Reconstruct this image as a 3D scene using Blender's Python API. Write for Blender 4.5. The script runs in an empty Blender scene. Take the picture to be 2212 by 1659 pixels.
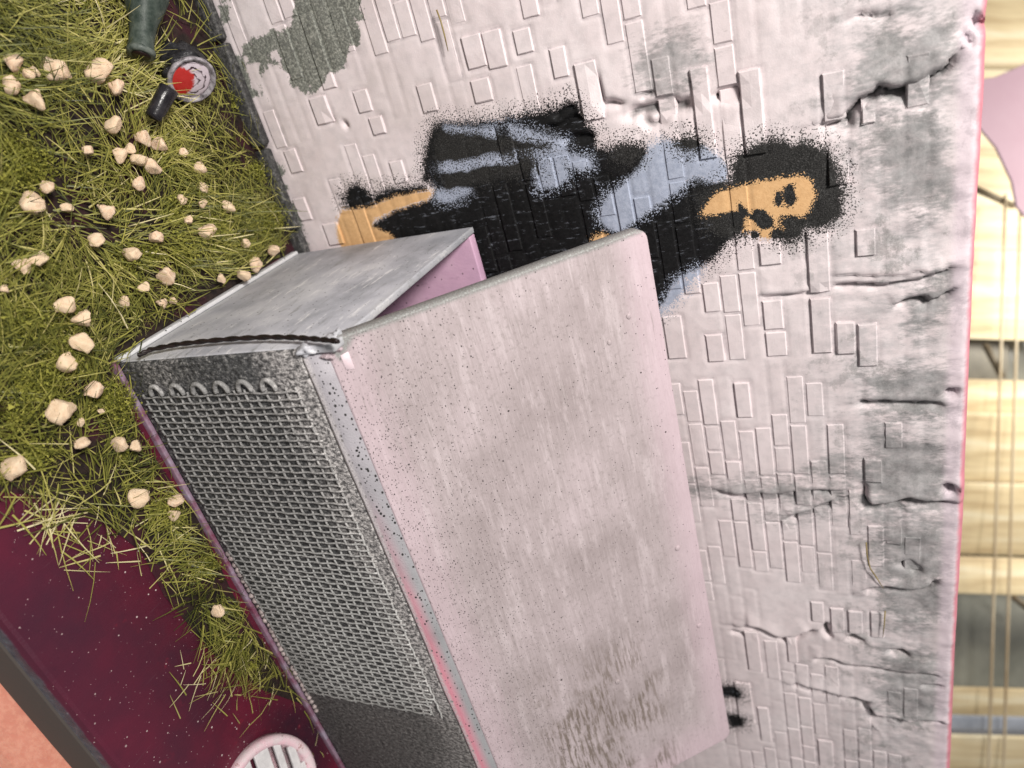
import bpy, bmesh, math, random
import numpy as np
from mathutils import Vector, Matrix, Euler

random.seed(7)
rng = np.random.default_rng(11)
sc = bpy.context.scene
col = sc.collection
sc.unit_settings.scale_length = 0.04          # a hand-held miniature: 1 unit = 4 cm

# ------------------------------------------------------------------ camera
R = np.array([[0.24381717, 0.34548883, 0.9061957],
              [0.86271773, -0.50410706, -0.0399274],
              [0.44302518, 0.79152608, -0.4209693]])
C = np.array([-0.61310916, -2.33831084, 2.04713125])
F = 1515.056
cam = bpy.data.cameras.new('camera')
cam_o = bpy.data.objects.new('camera', cam)
col.objects.link(cam_o)
m = Matrix.Identity(4)
for i in range(3):
    m[i][0] = R[0][i]; m[i][1] = -R[1][i]; m[i][2] = -R[2][i]; m[i][3] = C[i]
cam_o.matrix_world = m
cam.sensor_width = 36.0
cam.lens = F / 2212.0 * 36.0
cam.clip_start = 0.05
cam.clip_end = 200
cam.dof.use_dof = True
cam.dof.focus_distance = 2.28
cam.dof.aperture_fstop = 1.1
sc.camera = cam_o

# ------------------------------------------------------------------ light (a room by a window)
w = bpy.data.worlds.new('World'); sc.world = w; w.use_nodes = True
w.node_tree.nodes['Background'].inputs[0].default_value = (1.0, 0.975, 0.97, 1)
w.node_tree.nodes['Background'].inputs[1].default_value = 0.17

def area(name, direction, dist, size, power, color, target=(0.6, -0.5, 0.9)):
    l = bpy.data.lights.new(name, 'AREA'); l.shape = 'RECTANGLE'
    l.size = size[0]; l.size_y = size[1]; l.energy = power; l.color = color
    o = bpy.data.objects.new(name, l); col.objects.link(o)
    t = Vector(target); d = Vector(direction).normalized()
    o.location = t + d * dist
    o.rotation_euler = (-d).to_track_quat('-Z', 'Y').to_euler()
    return o
area('window_light', (-0.62, -0.52, 0.82), 7.0, (1.2, 1.2), 650, (1.0, 0.955, 0.90))
area('ceiling_light', (0.15, -0.75, 0.85), 9.0, (6, 6), 85, (1.0, 0.97, 0.96))
bp = C + R.T @ np.array([(2300 - 1106) / F, 0, 1.0]) * 9.0      # aim point of an added lamp that brightens the blind's front
area('blind_fill_light', tuple(-R[2] + .5 * R[0] - .5 * R[1]), 4.2, (1.5, 3.0), 480, (1.0, 0.95, 0.85), tuple(bp))
sc.view_settings.view_transform = 'Standard'
sc.view_settings.look = 'None'
sc.view_settings.exposure = 0.0
sc.view_settings.gamma = 1.0

# ------------------------------------------------------------------ helpers
def at(px, py, axis, val):
    """a point of the photograph (2212 wide) put on the plane axis = val"""
    d = R.T @ np.array([(px - 1106) / F, (py - 829.5) / F, 1.0])
    return C + d * ((val - C[axis]) / d[axis])

def at_depth(px, py, dep):
    return C + R.T @ np.array([(px - 1106) / F, (py - 829.5) / F, 1.0]) * dep

def proj(X):
    c = R @ (np.asarray(X, float) - C)
    return F * c[0] / c[2] + 1106, F * c[1] / c[2] + 829.5, c[2]

def tag(o, label=None, cat=None, group=None, kind=None):
    if label: o['label'] = label
    if cat: o['category'] = cat
    if group: o['group'] = group
    if kind: o['kind'] = kind
    return o

def link(name, me, mat=None, parent=None, smooth=True):
    if mat and not me.materials: me.materials.append(mat)
    o = bpy.data.objects.new(name, me); col.objects.link(o)
    if parent: o.parent = parent
    if smooth:
        me.polygons.foreach_set('use_smooth', [True] * len(me.polygons))
    return o

def empty(name, loc=(0, 0, 0)):
    o = bpy.data.objects.new(name, None); col.objects.link(o); o.location = loc
    o.empty_display_size = 0.05
    return o

def from_bm(name, bm, mat, parent=None, smooth=True):
    bmesh.ops.recalc_face_normals(bm, faces=bm.faces)
    me = bpy.data.meshes.new(name); bm.to_mesh(me); bm.free()
    return link(name, me, mat, parent, smooth)

def from_np(name, V, Fc, mat, parent=None, smooth=True):
    me = bpy.data.meshes.new(name)
    me.from_pydata([tuple(v) for v in V], [], [tuple(f) for f in Fc]); me.update()
    return link(name, me, mat, parent, smooth)

def box_bm(lo, hi, bev=0.0, seg=2, bm=None):
    b = bmesh.new()
    bmesh.ops.create_cube(b, size=1)
    for v in b.verts:
        v.co = Vector([lo[k] + (v.co[k] + .5) * (hi[k] - lo[k]) for k in range(3)])
    if bev: bmesh.ops.bevel(b, geom=b.edges[:], offset=bev, segments=seg, affect='EDGES', profile=.6)
    return b

def tube(pts, r, n=8, closed_caps=True):
    """skin of a polyline; r is a number or list"""
    P = [Vector(p) for p in pts]
    rs = r if hasattr(r, '__len__') else [r] * len(P)
    V = []; Fc = []
    up = None
    for i, p in enumerate(P):
        t = (P[min(i + 1, len(P) - 1)] - P[max(i - 1, 0)]).normalized()
        if up is None:
            up = t.orthogonal().normalized()
        up = (up - t * up.dot(t)).normalized()
        s = t.cross(up)
        for k in range(n):
            a = 2 * math.pi * k / n
            V.append(p + (up * math.cos(a) + s * math.sin(a)) * rs[i])
    for i in range(len(P) - 1):
        for k in range(n):
            Fc.append((i * n + k, i * n + (k + 1) % n, (i + 1) * n + (k + 1) % n, (i + 1) * n + k))
    if closed_caps:
        Fc.append(tuple(range(n))[::-1]); Fc.append(tuple((len(P) - 1) * n + k for k in range(n)))
    return V, Fc

def lathe(profile, axis, origin, n=40, wob=None, caps=True):
    """profile: (distance along axis, radius); turned round axis from origin"""
    a = Vector(axis).normalized(); u = a.orthogonal().normalized(); v = a.cross(u)
    o = Vector(origin); V = []; Fc = []
    for i, (h, r) in enumerate(profile):
        for k in range(n):
            th = 2 * math.pi * k / n
            rr, hh = (r, h) if wob is None else wob(i, th, r, h)
            V.append(o + a * hh + (u * math.cos(th) + v * math.sin(th)) * rr)
    for i in range(len(profile) - 1):
        for k in range(n):
            Fc.append((i * n + k, i * n + (k + 1) % n, (i + 1) * n + (k + 1) % n, (i + 1) * n + k))
    if caps:
        Fc.append(tuple(range(n))[::-1]); Fc.append(tuple((len(profile) - 1) * n + k for k in range(n)))
    return V, Fc

_vn = {}
def vnoise(x, z, scale, seed=0):
    """smooth value noise in -1..1"""
    key = seed
    if key not in _vn: _vn[key] = np.random.default_rng(seed).uniform(-1, 1, (256, 256))
    g = _vn[key]
    X = np.asarray(x) * scale + 1000.3; Z = np.asarray(z) * scale + 1000.7
    i = np.floor(X).astype(int); j = np.floor(Z).astype(int)
    fx = X - i; fz = Z - j
    fx = fx * fx * (3 - 2 * fx); fz = fz * fz * (3 - 2 * fz)
    q = lambda a, b: g[a % 256, b % 256]
    return (q(i, j) * (1 - fx) + q(i + 1, j) * fx) * (1 - fz) + (q(i, j + 1) * (1 - fx) + q(i + 1, j + 1) * fx) * fz

def poly_sdf(x, z, poly):
    """signed distance to a polygon, positive inside"""
    P = np.asarray(poly, float); n = len(P)
    d = np.full(x.shape, 1e9); inside = np.zeros(x.shape, bool)
    for i in range(n):
        a = P[i]; b = P[(i + 1) % n]; e = b - a
        wx = x - a[0]; wz = z - a[1]
        t = np.clip((wx * e[0] + wz * e[1]) / (e @ e + 1e-12), 0, 1)
        d = np.minimum(d, (wx - t * e[0]) ** 2 + (wz - t * e[1]) ** 2)
        c = (a[1] <= z) != (b[1] <= z)
        xi = a[0] + (z - a[1]) / (e[1] if abs(e[1]) > 1e-12 else 1e-12) * e[0]
        inside ^= c & (x < xi)
    d = np.sqrt(d)
    return np.where(inside, d, -d)

def line_dist(x, z, pts):
    """distance to an open polyline, side (+1/-1) and position 0..1 along it"""
    P = np.asarray(pts, float)
    best = np.full(x.shape, 1e9); side = np.zeros(x.shape); pos = np.zeros(x.shape)
    n = len(P) - 1
    for i in range(n):
        a, b = P[i], P[i + 1]; e = b - a
        wx = x - a[0]; wz = z - a[1]
        t = np.clip((wx * e[0] + wz * e[1]) / (e @ e + 1e-12), 0, 1)
        dd = (wx - t * e[0]) ** 2 + (wz - t * e[1]) ** 2
        m_ = dd < best
        best = np.where(m_, dd, best)
        side = np.where(m_, np.sign(e[0] * wz - e[1] * wx), side)
        pos = np.where(m_, (i + t) / n, pos)
    return np.sqrt(best), side, pos

# ------------------------------------------------------------------ materials
class G:
    def __init__(s, name):
        s.m = bpy.data.materials.new(name); s.m.use_nodes = True
        s.nt = s.m.node_tree; s.b = s.nt.nodes['Principled BSDF']
    def n(s, t, **k):
        nd = s.nt.nodes.new(t)
        for a, v in k.items(): setattr(nd, a, v)
        return nd
    def put(s, sock, v):
        if isinstance(v, bpy.types.NodeSocket): s.nt.links.new(v, sock)
        elif v is not None:
            if hasattr(v, '__len__') and len(v) == 3 and sock.type == 'RGBA': v = (*v, 1)
            sock.default_value = v
    def obj(s): return s.n('ShaderNodeTexCoord').outputs['Object']
    def pos(s): return s.n('ShaderNodeNewGeometry').outputs['Position']
    def normal(s): return s.n('ShaderNodeNewGeometry').outputs['Normal']
    def xyz(s, v):
        nd = s.n('ShaderNodeSeparateXYZ'); s.put(nd.inputs[0], v); return nd.outputs
    def map(s, v, scale=(1, 1, 1), loc=(0, 0, 0), rot=(0, 0, 0)):
        nd = s.n('ShaderNodeMapping'); s.put(nd.inputs['Vector'], v)
        nd.inputs['Scale'].default_value = scale; nd.inputs['Location'].default_value = loc
        nd.inputs['Rotation'].default_value = rot
        return nd.outputs[0]
    def noise(s, v, scale, detail=3, rough=.55, dist=0):
        nd = s.n('ShaderNodeTexNoise'); s.put(nd.inputs['Vector'], v)
        nd.inputs['Scale'].default_value = scale; nd.inputs['Detail'].default_value = detail
        nd.inputs['Roughness'].default_value = rough; nd.inputs['Distortion'].default_value = dist
        return nd.outputs['Fac']
    def vor(s, v, scale, feature='F1', rand=1):
        nd = s.n('ShaderNodeTexVoronoi', feature=feature); s.put(nd.inputs['Vector'], v)
        nd.inputs['Scale'].default_value = scale; nd.inputs['Randomness'].default_value = rand
        return nd.outputs['Distance'], nd.outputs.get('Color')
    def math(s, op, a, b=None, c=None, clamp=False):
        nd = s.n('ShaderNodeMath', operation=op, use_clamp=clamp)
        s.put(nd.inputs[0], a); s.put(nd.inputs[1], b); s.put(nd.inputs[2], c)
        return nd.outputs[0]
    def step(s, v, lo, hi, a=0.0, b=1.0):
        nd = s.n('ShaderNodeMapRange', interpolation_type='SMOOTHSTEP'); s.put(nd.inputs[0], v)
        nd.inputs[1].default_value = lo; nd.inputs[2].default_value = hi
        nd.inputs[3].default_value = a; nd.inputs[4].default_value = b
        return nd.outputs[0]
    def mix(s, f, a, b, mode='MIX'):
        nd = s.n('ShaderNodeMix', data_type='RGBA', blend_type=mode)
        s.put(nd.inputs[0], f); s.put(nd.inputs[6], a); s.put(nd.inputs[7], b)
        return nd.outputs[2]
    def ramp(s, f, stops):
        nd = s.n('ShaderNodeValToRGB'); s.put(nd.inputs[0], f); e = nd.color_ramp.elements
        while len(e) < len(stops): e.new(.5)
        for k, (p, c) in enumerate(stops): e[k].position = p; e[k].color = (*c, 1)
        return nd.outputs[0]
    def attr(s, name):
        nd = s.n('ShaderNodeAttribute'); nd.attribute_name = name; return nd
    def bump(s, h, strength=.3, dist=.01, nrm=None):
        nd = s.n('ShaderNodeBump'); nd.inputs['Strength'].default_value = strength
        nd.inputs['Distance'].default_value = dist; s.put(nd.inputs['Height'], h)
        if nrm is not None: s.put(nd.inputs['Normal'], nrm)
        return nd.outputs[0]
    def out(s, color=None, rough=.6, spec=.4, normal=None, metal=0.0, **k):
        s.put(s.b.inputs['Base Color'], color); s.put(s.b.inputs['Roughness'], rough)
        s.put(s.b.inputs['Specular IOR Level'], spec); s.put(s.b.inputs['Metallic'], metal)
        if normal is not None: s.put(s.b.inputs['Normal'], normal)
        for a, v in k.items(): s.put(s.b.inputs[a.replace('_', ' ')], v)
        return s.m

def specks(g, v, scale, size, keep=None):
    """scattered dots: 1 on a dot; keep (0..1 socket or number) thins them out"""
    d, c = g.vor(v, scale)
    r = g.xyz(c)[0]
    dot = g.math('LESS_THAN', d, g.math('MULTIPLY', g.xyz(c)[1], size))
    return g.math('MULTIPLY', dot, g.math('LESS_THAN', r, keep if keep is not None else 1.0))

# ---- wall paint: plaster, wash, moss stains and the stencilled figure (attributes hold distances)
def wall_material():
    g = G('painted_plaster'); p = g.pos()
    X, Y, Z = g.xyz(p)
    n1 = g.noise(p, 3.1, 5, .6); n2 = g.noise(p, 26, 4, .6); n3 = g.noise(p, 210, 2, .6)
    c = g.ramp(n1, [(.3, (.67, .58, .59)), (.52, (.76, .67, .685)), (.72, (.80, .725, .74))])
    c = g.mix(g.step(n2, .42, .68, 0, .28), c, (.50, .46, .47))
    c = g.mix(g.step(n3, .58, .75, 0, .35), c, (.86, .83, .84))
    # grey wash over the upper part, brushed across
    st = g.noise(g.map(p, (2.2, 1, 9)), 3.0, 5, .65)
    st2 = g.noise(g.map(p, (9, 4, 4), (0, 0, 0), (0, .5, 0)), 2.2, 5, .7)
    st3 = g.noise(g.map(p, (30, 5, 11), (0, 0, 0), (0, .4, 0)), 3.2, 3, .6)
    up = g.step(g.math('ADD', Z, g.math('MULTIPLY', st, .55)), 2.05, 2.50, 0, 1)
    edge = g.step(Z, 2.33, 2.40, 1, .15)
    wash = g.math('MULTIPLY', g.math('MULTIPLY', up, edge), g.step(g.math('ADD', st2, g.math('MULTIPLY', g.math('SUBTRACT', st3, .5), .35)), .30, .66, .12, 1))
    c = g.mix(g.math('MULTIPLY', wash, .6), c, (.33, .335, .345))
    blot = g.step(g.noise(p, 6.5, 7, .72), .53, .60, 0, 1)
    c = g.mix(g.math('MULTIPLY', g.math('MULTIPLY', blot, up), .5), c, g.ramp(n3, [(.35, (.09, .095, .09)), (.65, (.30, .30, .29))]))
    jo = g.attr('joint').outputs['Fac']
    c = g.mix(g.math('MULTIPLY', g.step(jo, .3, 1.0), g.step(n2, .35, .6, .1, .55)), c, (.30, .27, .29))
    warm = g.step(g.noise(p, 1.9, 4, .6), .45, .65, 0, .5)
    c = g.mix(g.math('MULTIPLY', warm, g.step(Z, 1.5, .3)), c, (.55, .485, .465))
    # cracks toned dark (own attribute) and moss patches
    cr = g.attr('crack').outputs['Fac']
    c = g.mix(g.step(g.math('ADD', cr, g.math('MULTIPLY', g.math('SUBTRACT', n2, .5), .5)), .35, 1.0, 0, .8), c, (.10, .10, .10))
    so = g.attr('soot').outputs['Fac']
    son = g.math('ADD', g.math('MULTIPLY', g.math('SUBTRACT', st2, .5), .28), g.math('MULTIPLY', g.math('SUBTRACT', st3, .5), .16))
    c = g.mix(g.math('MULTIPLY', g.step(g.math('ADD', so, son), -.05, .05), g.step(n2, .3, .6, .85, .6)), c, g.ramp(gs_ := g.noise(p, 9, 6, .75), [(.35, (.07, .075, .075)), (.5, (.20, .205, .205)), (.66, (.40, .395, .40))]))
    ms = g.attr('moss').outputs['Fac']
    mm = g.step(g.math('ADD', ms, g.math('MULTIPLY', g.math('SUBTRACT', g.noise(p, 16, 6, .72), .5), .16)), -.004, .006)
    mcol = g.ramp(g.noise(p, 120, 4, .75), [(.33, (.045, .052, .045)), (.5, (.15, .165, .14)), (.64, (.36, .37, .32)), (.75, (.55, .53, .50))])
    c = g.mix(g.math('MULTIPLY', mm, .92), c, mcol)
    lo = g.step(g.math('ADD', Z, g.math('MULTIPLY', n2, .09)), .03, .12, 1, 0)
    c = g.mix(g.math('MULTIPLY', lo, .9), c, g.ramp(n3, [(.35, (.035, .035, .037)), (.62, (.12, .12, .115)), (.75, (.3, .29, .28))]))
    # pink primer at the very top edge
    c = g.mix(g.step(g.math('ADD', Z, g.math('MULTIPLY', n2, .02)), 2.37, 2.405, 0, .55), c, (.66, .55, .62))
    c = g.mix(g.step(g.math('ADD', Z, g.math('MULTIPLY', n2, .014)), 2.425, 2.442, 0, .9), c, (.62, .20, .25))
    # the stencil, layer over layer; the spray fades into dots
    gr = g.noise(p, 300, 1, .5); gr2 = g.noise(p, 70, 4, .75); grd = g.noise(p, 190, 2, .6); nn = g.step(gr, .28, .72); nd = g.step(grd, .30, .68)
    sp = g.math('ADD', g.math('MULTIPLY', g.math('SUBTRACT', gr, .5), 1.1), g.math('MULTIPLY', g.math('SUBTRACT', gr2, .5), .22))
    def layer(c, name, color, soft, amt=1.0):
        a_ = g.step(g.math('ADD', g.attr(name).outputs['Fac'], g.math('MULTIPLY', g.math('SUBTRACT', gr2, .5), soft * .8)), -soft, soft * .45)
        m1 = g.step(g.math('ADD', g.math('MULTIPLY', a_, 1.2), nn), 1.02, 1.16)          # dots thin out with distance
        far = g.step(g.attr(name).outputs['Fac'], -soft * 3.0, 0, 0, .42)
        m2 = g.step(g.math('ADD', far, nd), 1.05, 1.12)
        return g.mix(g.math('MAXIMUM', m1, m2), c, color)
    drk = g.ramp(gr2, [(.35, (.0025, .0025, .003)), (.66, (.010, .010, .011)), (.8, (.05, .05, .055))])
    drk = g.mix(g.math('MULTIPLY', g.step(g.noise(g.map(p, (5, 5, 1), (0, 0, 0), (0, .2, 0)), 14, 5, .8), .57, .68), .38), drk, (.36, .39, .46))
    c = layer(c, 'black', drk, .031)
    c = layer(c, 'blue', g.ramp(gr2, [(.3, (.30, .34, .44)), (.6, (.42, .46, .57))]), .020)
    c = layer(c, 'charcoal', g.ramp(gr, [(.35, (.008, .008, .008)), (.6, (.032, .031, .03)), (.8, (.10, .10, .10))]), .030)
    c = layer(c, 'orange', g.ramp(gr2, [(.3, (.62, .37, .175)), (.6, (.72, .45, .225))]), .009)
    c = layer(c, 'ink', g.ramp(gr, [(.35, (.007, .007, .007)), (.62, (.03, .03, .03)), (.8, (.09, .09, .09))]), .006)
    bmp = g.bump(g.math('ADD', g.math('MULTIPLY', n3, .35), g.math('MULTIPLY', n2, .3)), .22, .008)
    return g.out(c, .7, .25, bmp)

def lid_material():
    g = G('lid_paint'); o = g.obj(); U, V, W = g.xyz(o)      # U along the hinge, V from hinge to free edge
    n1 = g.noise(o, 2.6, 5, .6); br = g.noise(g.map(o, (2.2, 42, 10)), 2.0, 4, .62); br2 = g.noise(g.map(o, (5, 90, 20)), 2.0, 3, .6)
    f = g.noise(o, 190, 2, .6)
    c = g.ramp(n1, [(.32, (.34, .285, .29)), (.5, (.43, .365, .375)), (.68, (.52, .44, .46))])
    c = g.mix(g.step(br, .48, .68, 0, .38), c, (.29, .245, .245))
    c = g.mix(g.step(g.noise(g.map(o, (1.2, 7, 5)), 2.4, 6, .7), .50, .66, 0, .55), c, (.62, .54, .56))
    c = g.mix(g.step(br2, .55, .75, 0, .4), c, (.66, .58, .60))
    c = g.mix(g.step(f, .6, .78, 0, .35), c, (.74, .67, .69))
    c = g.mix(g.step(g.noise(o, 55, 4, .7), .52, .66, 0, .4), c, (.24, .205, .20))
    # bare pink towards the edges
    e = g.math('MAXIMUM', g.step(g.math('ADD', V, g.math('MULTIPLY', br, .1)), .88, 1.02), g.step(g.math('ADD', V, g.math('MULTIPLY', br, -.22)), .06, -.09, 0, .7))
    e = g.math('MAXIMUM', e, g.step(g.math('ADD', U, g.math('MULTIPLY', n1, .3)), 2.25, 2.5))
    c = g.mix(g.math('MULTIPLY', e, .6), c, (.66, .51, .57))
    # brown worn scuffs near the far end
    far = g.math('MULTIPLY', g.step(U, 1.35, 1.75), g.step(V, .12, .3))
    far = g.math('MULTIPLY', far, g.step(V, .80, .62))
    sc_ = g.math('MULTIPLY', g.math('MULTIPLY', g.step(g.noise(g.map(o, (4, 34, 10)), 2.2, 5, .7), .46, .56), g.step(g.noise(o, 4.5, 4, .6), .38, .52)), far)
    c = g.mix(g.math('MULTIPLY', sc_, .85), c, (.17, .135, .11))
    near = g.step(g.noise(g.map(o, (3, 40, 10), (4, 2, 0)), 2.0, 5, .7), .58, .72)
    near = g.math('MULTIPLY', near, g.math('MULTIPLY', g.step(U, .02, .12), g.step(U, .75, .3)))
    c = g.mix(g.math('MULTIPLY', near, .55), c, (.20, .18, .165))
    # black spatter, thick by the hinge
    keep = g.step(V, .02, .55, .55, .03)
    s1 = specks(g, g.map(o, (1, 1.5, 1)), 75, .24, keep); s2 = specks(g, g.map(o, (1, 1.4, 1), (3.3, 1.7, 0)), 140, .34, g.step(V, .0, .5, .8, .10))
    c = g.mix(g.math('MAXIMUM', s1, s2), c, (.035, .03, .03))
    c = g.mix(specks(g, g.map(o, (1, 1, 1), (1.3, .7, .2)), 20, .10, .10), c, (.03, .02, .02))
    # mossy grey along the thin edge
    rim = g.math('MAXIMUM', g.step(g.math('ADD', U, g.math('MULTIPLY', br2, .012)), .026, .010), g.step(g.math('ADD', U, g.math('ABSOLUTE', g.math('SUBTRACT', V, .03))), .08, .05))
    c = g.mix(g.math('MULTIPLY', rim, g.step(f, .3, .55, .55, .95)), c, g.ramp(f, [(.35, (.10, .11, .10)), (.7, (.40, .41, .40))]))
    b = g.bump(g.math('ADD', g.math('MULTIPLY', br2, .8), g.math('MULTIPLY', f, .25)), .28, .008)
    return g.out(c, .55, .4, b)

def side_material():
    g = G('side_paint'); o = g.obj(); X, Y, Z = g.xyz(o)
    n1 = g.noise(o, 3.5, 5, .6); f = g.noise(o, 200, 2, .6)
    st = g.noise(g.map(o, (6, 3.5, 16), (0, 0, 0), (.25, 0, 0)), 1.5, 6, .75)
    c = g.ramp(n1, [(.32, (.27, .28, .31)), (.5, (.45, .455, .50)), (.68, (.62, .62, .65))])
    c = g.mix(g.step(st, .54, .70, 0, .6), c, (.15, .155, .145))
    c = g.mix(g.step(st, .45, .34, 0, .75), c, (.76, .75, .76))
    c = g.mix(g.math('MULTIPLY', g.step(g.math('ADD', Z, g.math('MULTIPLY', n1, .1)), .14, .07), .6), c, (.70, .70, .70))
    c = g.mix(g.step(f, .58, .76, 0, .35), c, (.75, .75, .77))
    c = g.mix(specks(g, o, 70, .22, .18), c, (.06, .06, .06))
    e = g.step(g.math('ADD', Z, g.math('MULTIPLY', n1, .10)), .86, .93, 0, .5)
    c = g.mix(e, c, (.24, .25, .24))
    return g.out(c, .55, .4, g.bump(g.math('ADD', st, g.math('MULTIPLY', f, .3)), .25, .008))

def pink_material():
    g = G('pink_primer'); o = g.obj()
    n1 = g.noise(o, 4, 5, .6); st = g.noise(g.map(o, (16, 5, 7), (0, 0, 0), (0, .5, 0)), 2, 5, .65)
    c = g.ramp(n1, [(.3, (.46, .29, .42)), (.55, (.60, .38, .52)), (.75, (.68, .47, .59))])
    c = g.mix(g.step(st, .56, .72, 0, .5), c, (.36, .22, .31))
    c = g.mix(specks(g, o, 75, .25, .22), c, (.12, .08, .10))
    return g.out(c, .5, .4, g.bump(st, .25, .01))

def front_material(name='grille_paint', light=0.0, mesh=False):
    g = G(name); o = g.pos(); X, Y, Z = g.xyz(o)
    f = g.noise(g.map(o, (1, 1, .7)), 85, 3, .8); f2 = g.noise(o, 60, 3, .7); n1 = g.noise(o, 3.2, 4, .6)
    d = g.ramp(f, [(.36, (.02, .02, .022)), (.5, (.075, .077, .08)), (.60, (.17, .17, .17)), (.69, (.5, .48, .47))])
    pale = g.ramp(f, [(.36, (.04, .04, .042)), (.48, (.22, .21, .21)), (.58, (.64, .61, .60))])
    top = g.step(g.math('ADD', Z, g.math('MULTIPLY', n1, .22)), .64, .80, 0, 1)
    pat = g.math('MAXIMUM', g.math('MULTIPLY', top, .9), g.step(n1, .56, .76, 0, .55))
    c = g.mix(pat, d, pale)
    c = g.mix(light, c, (.55, .54, .53))
    if mesh:      # dry brush that caught the wires half way along
        mid = g.math('MULTIPLY', g.step(g.math('ADD', X, g.math('MULTIPLY', n1, .5)), .65, 1.15), g.step(g.math('ADD', Z, g.math('MULTIPLY', n1, .3)), .18, .45))
        c = g.mix(g.math('MULTIPLY', mid, g.step(f2, .38, .6, .1, .55)), c, (.56, .57, .56))
    dn = g.math('MULTIPLY', g.step(X, 1.42, 1.6), .6)
    c = g.mix(dn, c, g.ramp(f, [(.35, (.05, .047, .045)), (.65, (.22, .21, .20))]))
    return g.out(c, .6, .35, g.bump(g.math('ADD', f, g.math('MULTIPLY', f2, .5)), .6, .01))

def strip_material():
    g = G('hinge_paint'); o = g.obj(); X, Y, Z = g.xyz(o)
    n1 = g.noise(o, 5, 4, .6); f = g.noise(o, 200, 2, .6)
    c = g.ramp(n1, [(.3, (.27, .275, .29)), (.7, (.38, .38, .40))])
    pk = g.math('MULTIPLY', g.step(g.math('ADD', X, g.math('MULTIPLY', n1, .4)), .5, 1.6), g.step(Z, .795, .755))
    c = g.mix(g.math('MULTIPLY', pk, .9), c, (.80, .27, .36))
    c = g.mix(g.step(X, 1.0, .2, 0, .35), c, (.52, .46, .52))
    c = g.mix(specks(g, g.map(o, (1, 1.4, 1.4)), 80, .42, g.step(X, .1, 1.6, .95, .35)), c, (.03, .03, .03))
    c = g.mix(specks(g, g.map(o, (1, 1, 1), (2, 1, 0)), 45, .34, g.step(X, .1, 1.2, .4, .08)), c, (.02, .02, .02))
    c = g.mix(g.math('MULTIPLY', g.step(Z, .764, .748), g.step(f, .35, .55, .3, .95)), c, (.70, .66, .67))
    return g.out(c, .5, .4, g.bump(f, .3, .006))

def base_material():
    g = G('maroon_base'); o = g.pos(); X, Y, Z = g.xyz(o)
    n1 = g.noise(o, 2.4, 5, .6); n2 = g.noise(o, 9, 5, .7)
    c = g.ramp(n1, [(.3, (.024, .011, .020)), (.52, (.078, .011, .024)), (.75, (.14, .012, .030))])
    c = g.mix(g.step(n2, .62, .74, 0, .6), c, (.22, .012, .03))
    c = g.mix(g.step(n2, .40, .28, 0, .4), c, (.014, .008, .014))
    scr = g.noise(g.map(o, (60, 3, 1), (0, 0, 0), (0, 0, .35)), 2, 3, .6)
    c = g.mix(g.step(scr, .66, .74, 0, .25), c, (.16, .09, .11))
    c = g.mix(specks(g, o, 42, .15, .55), c, (.55, .45, .44))
    c = g.mix(g.step(g.math('ADD', Y, g.math('MULTIPLY', n1, .3)), -1.05, -1.45, 0, .45), c, (.095, .020, .042))
    c = g.mix(specks(g, g.map(o, (1, 1, 1), (.7, .2, .1)), 95, .16, .35), c, (.45, .30, .32))
    # wear along the front edge: slate lip
    lip = g.step(g.math('ADD', Y, g.math('MULTIPLY', n2, .012)), -1.645, -1.652)
    c = g.mix(lip, c, g.ramp(g.noise(o, 40, 4, .7), [(.3, (.045, .045, .06)), (.6, (.11, .11, .13)), (.8, (.4, .4, .42))]))
    side = g.step(Z, -.055, -.062)
    c = g.mix(side, c, (.105, .088, .078))
    return g.out(c, g.mix(side, g.step(n2, .3, .7, .18, .34), (.8, .8, .8)), .4, g.bump(g.math('ADD', scr, n2), .12, .006))

def stone_material():
    g = G('pebble'); o = g.obj()
    inf = g.n('ShaderNodeObjectInfo').outputs['Random']
    n = g.noise(o, 2.2, 6, .75); f = g.noise(o, 14, 3, .7)
    c = g.ramp(n, [(.3, (.66, .40, .26)), (.48, (.85, .62, .44)), (.7, (.90, .75, .58))])
    c = g.mix(g.math('MULTIPLY', inf, .6), c, (.84, .66, .44))
    c = g.mix(g.step(f, .56, .72, 0, .6), c, (.86, .74, .60))
    return g.out(c, .75, .3, g.bump(g.math('ADD', n, f), .5, .012))

def blade_material():
    g = G('grass_fibre'); a = g.attr('tint').outputs['Fac']
    c = g.ramp(a, [(0, (.030, .038, .009)), (.3, (.15, .155, .028)), (.6, (.33, .31, .07)), (.82, (.52, .46, .18)), (1, (.70, .62, .38))])
    return g.out(c, .5, .4)

def moss_material():
    g = G('turf_foam'); a = g.attr('tint').outputs['Fac']
    c = g.ramp(a, [(0, (.07, .08, .012)), (.5, (.21, .21, .032)), (1, (.40, .38, .08))])
    return g.out(c, .75, .25)

def simple(name, c1, c2, scale=8, rough=.5, bump=.2, spec=.4, **k):
    g = G(name); o = g.obj(); n = g.noise(o, scale, 5, .65)
    return g.out(g.ramp(n, [(.32, c1), (.68, c2)]), rough, spec, g.bump(n, bump, .01), **k)

WALL = wall_material(); LID = lid_material(); SIDE = side_material(); PINK = pink_material()
FRONT = front_material(); WIRE = front_material('wire_paint', .40, True); STRIP = strip_material()
BASE = base_material(); STONE = stone_material(); BLADE = blade_material(); MOSS = moss_material()
CORD = simple('black_cord', (.006, .004, .004), (.022, .012, .012), 60, .5)
TRIM = simple('violet_trim', (.16, .035, .07), (.33, .28, .36), 14, .5)

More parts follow.
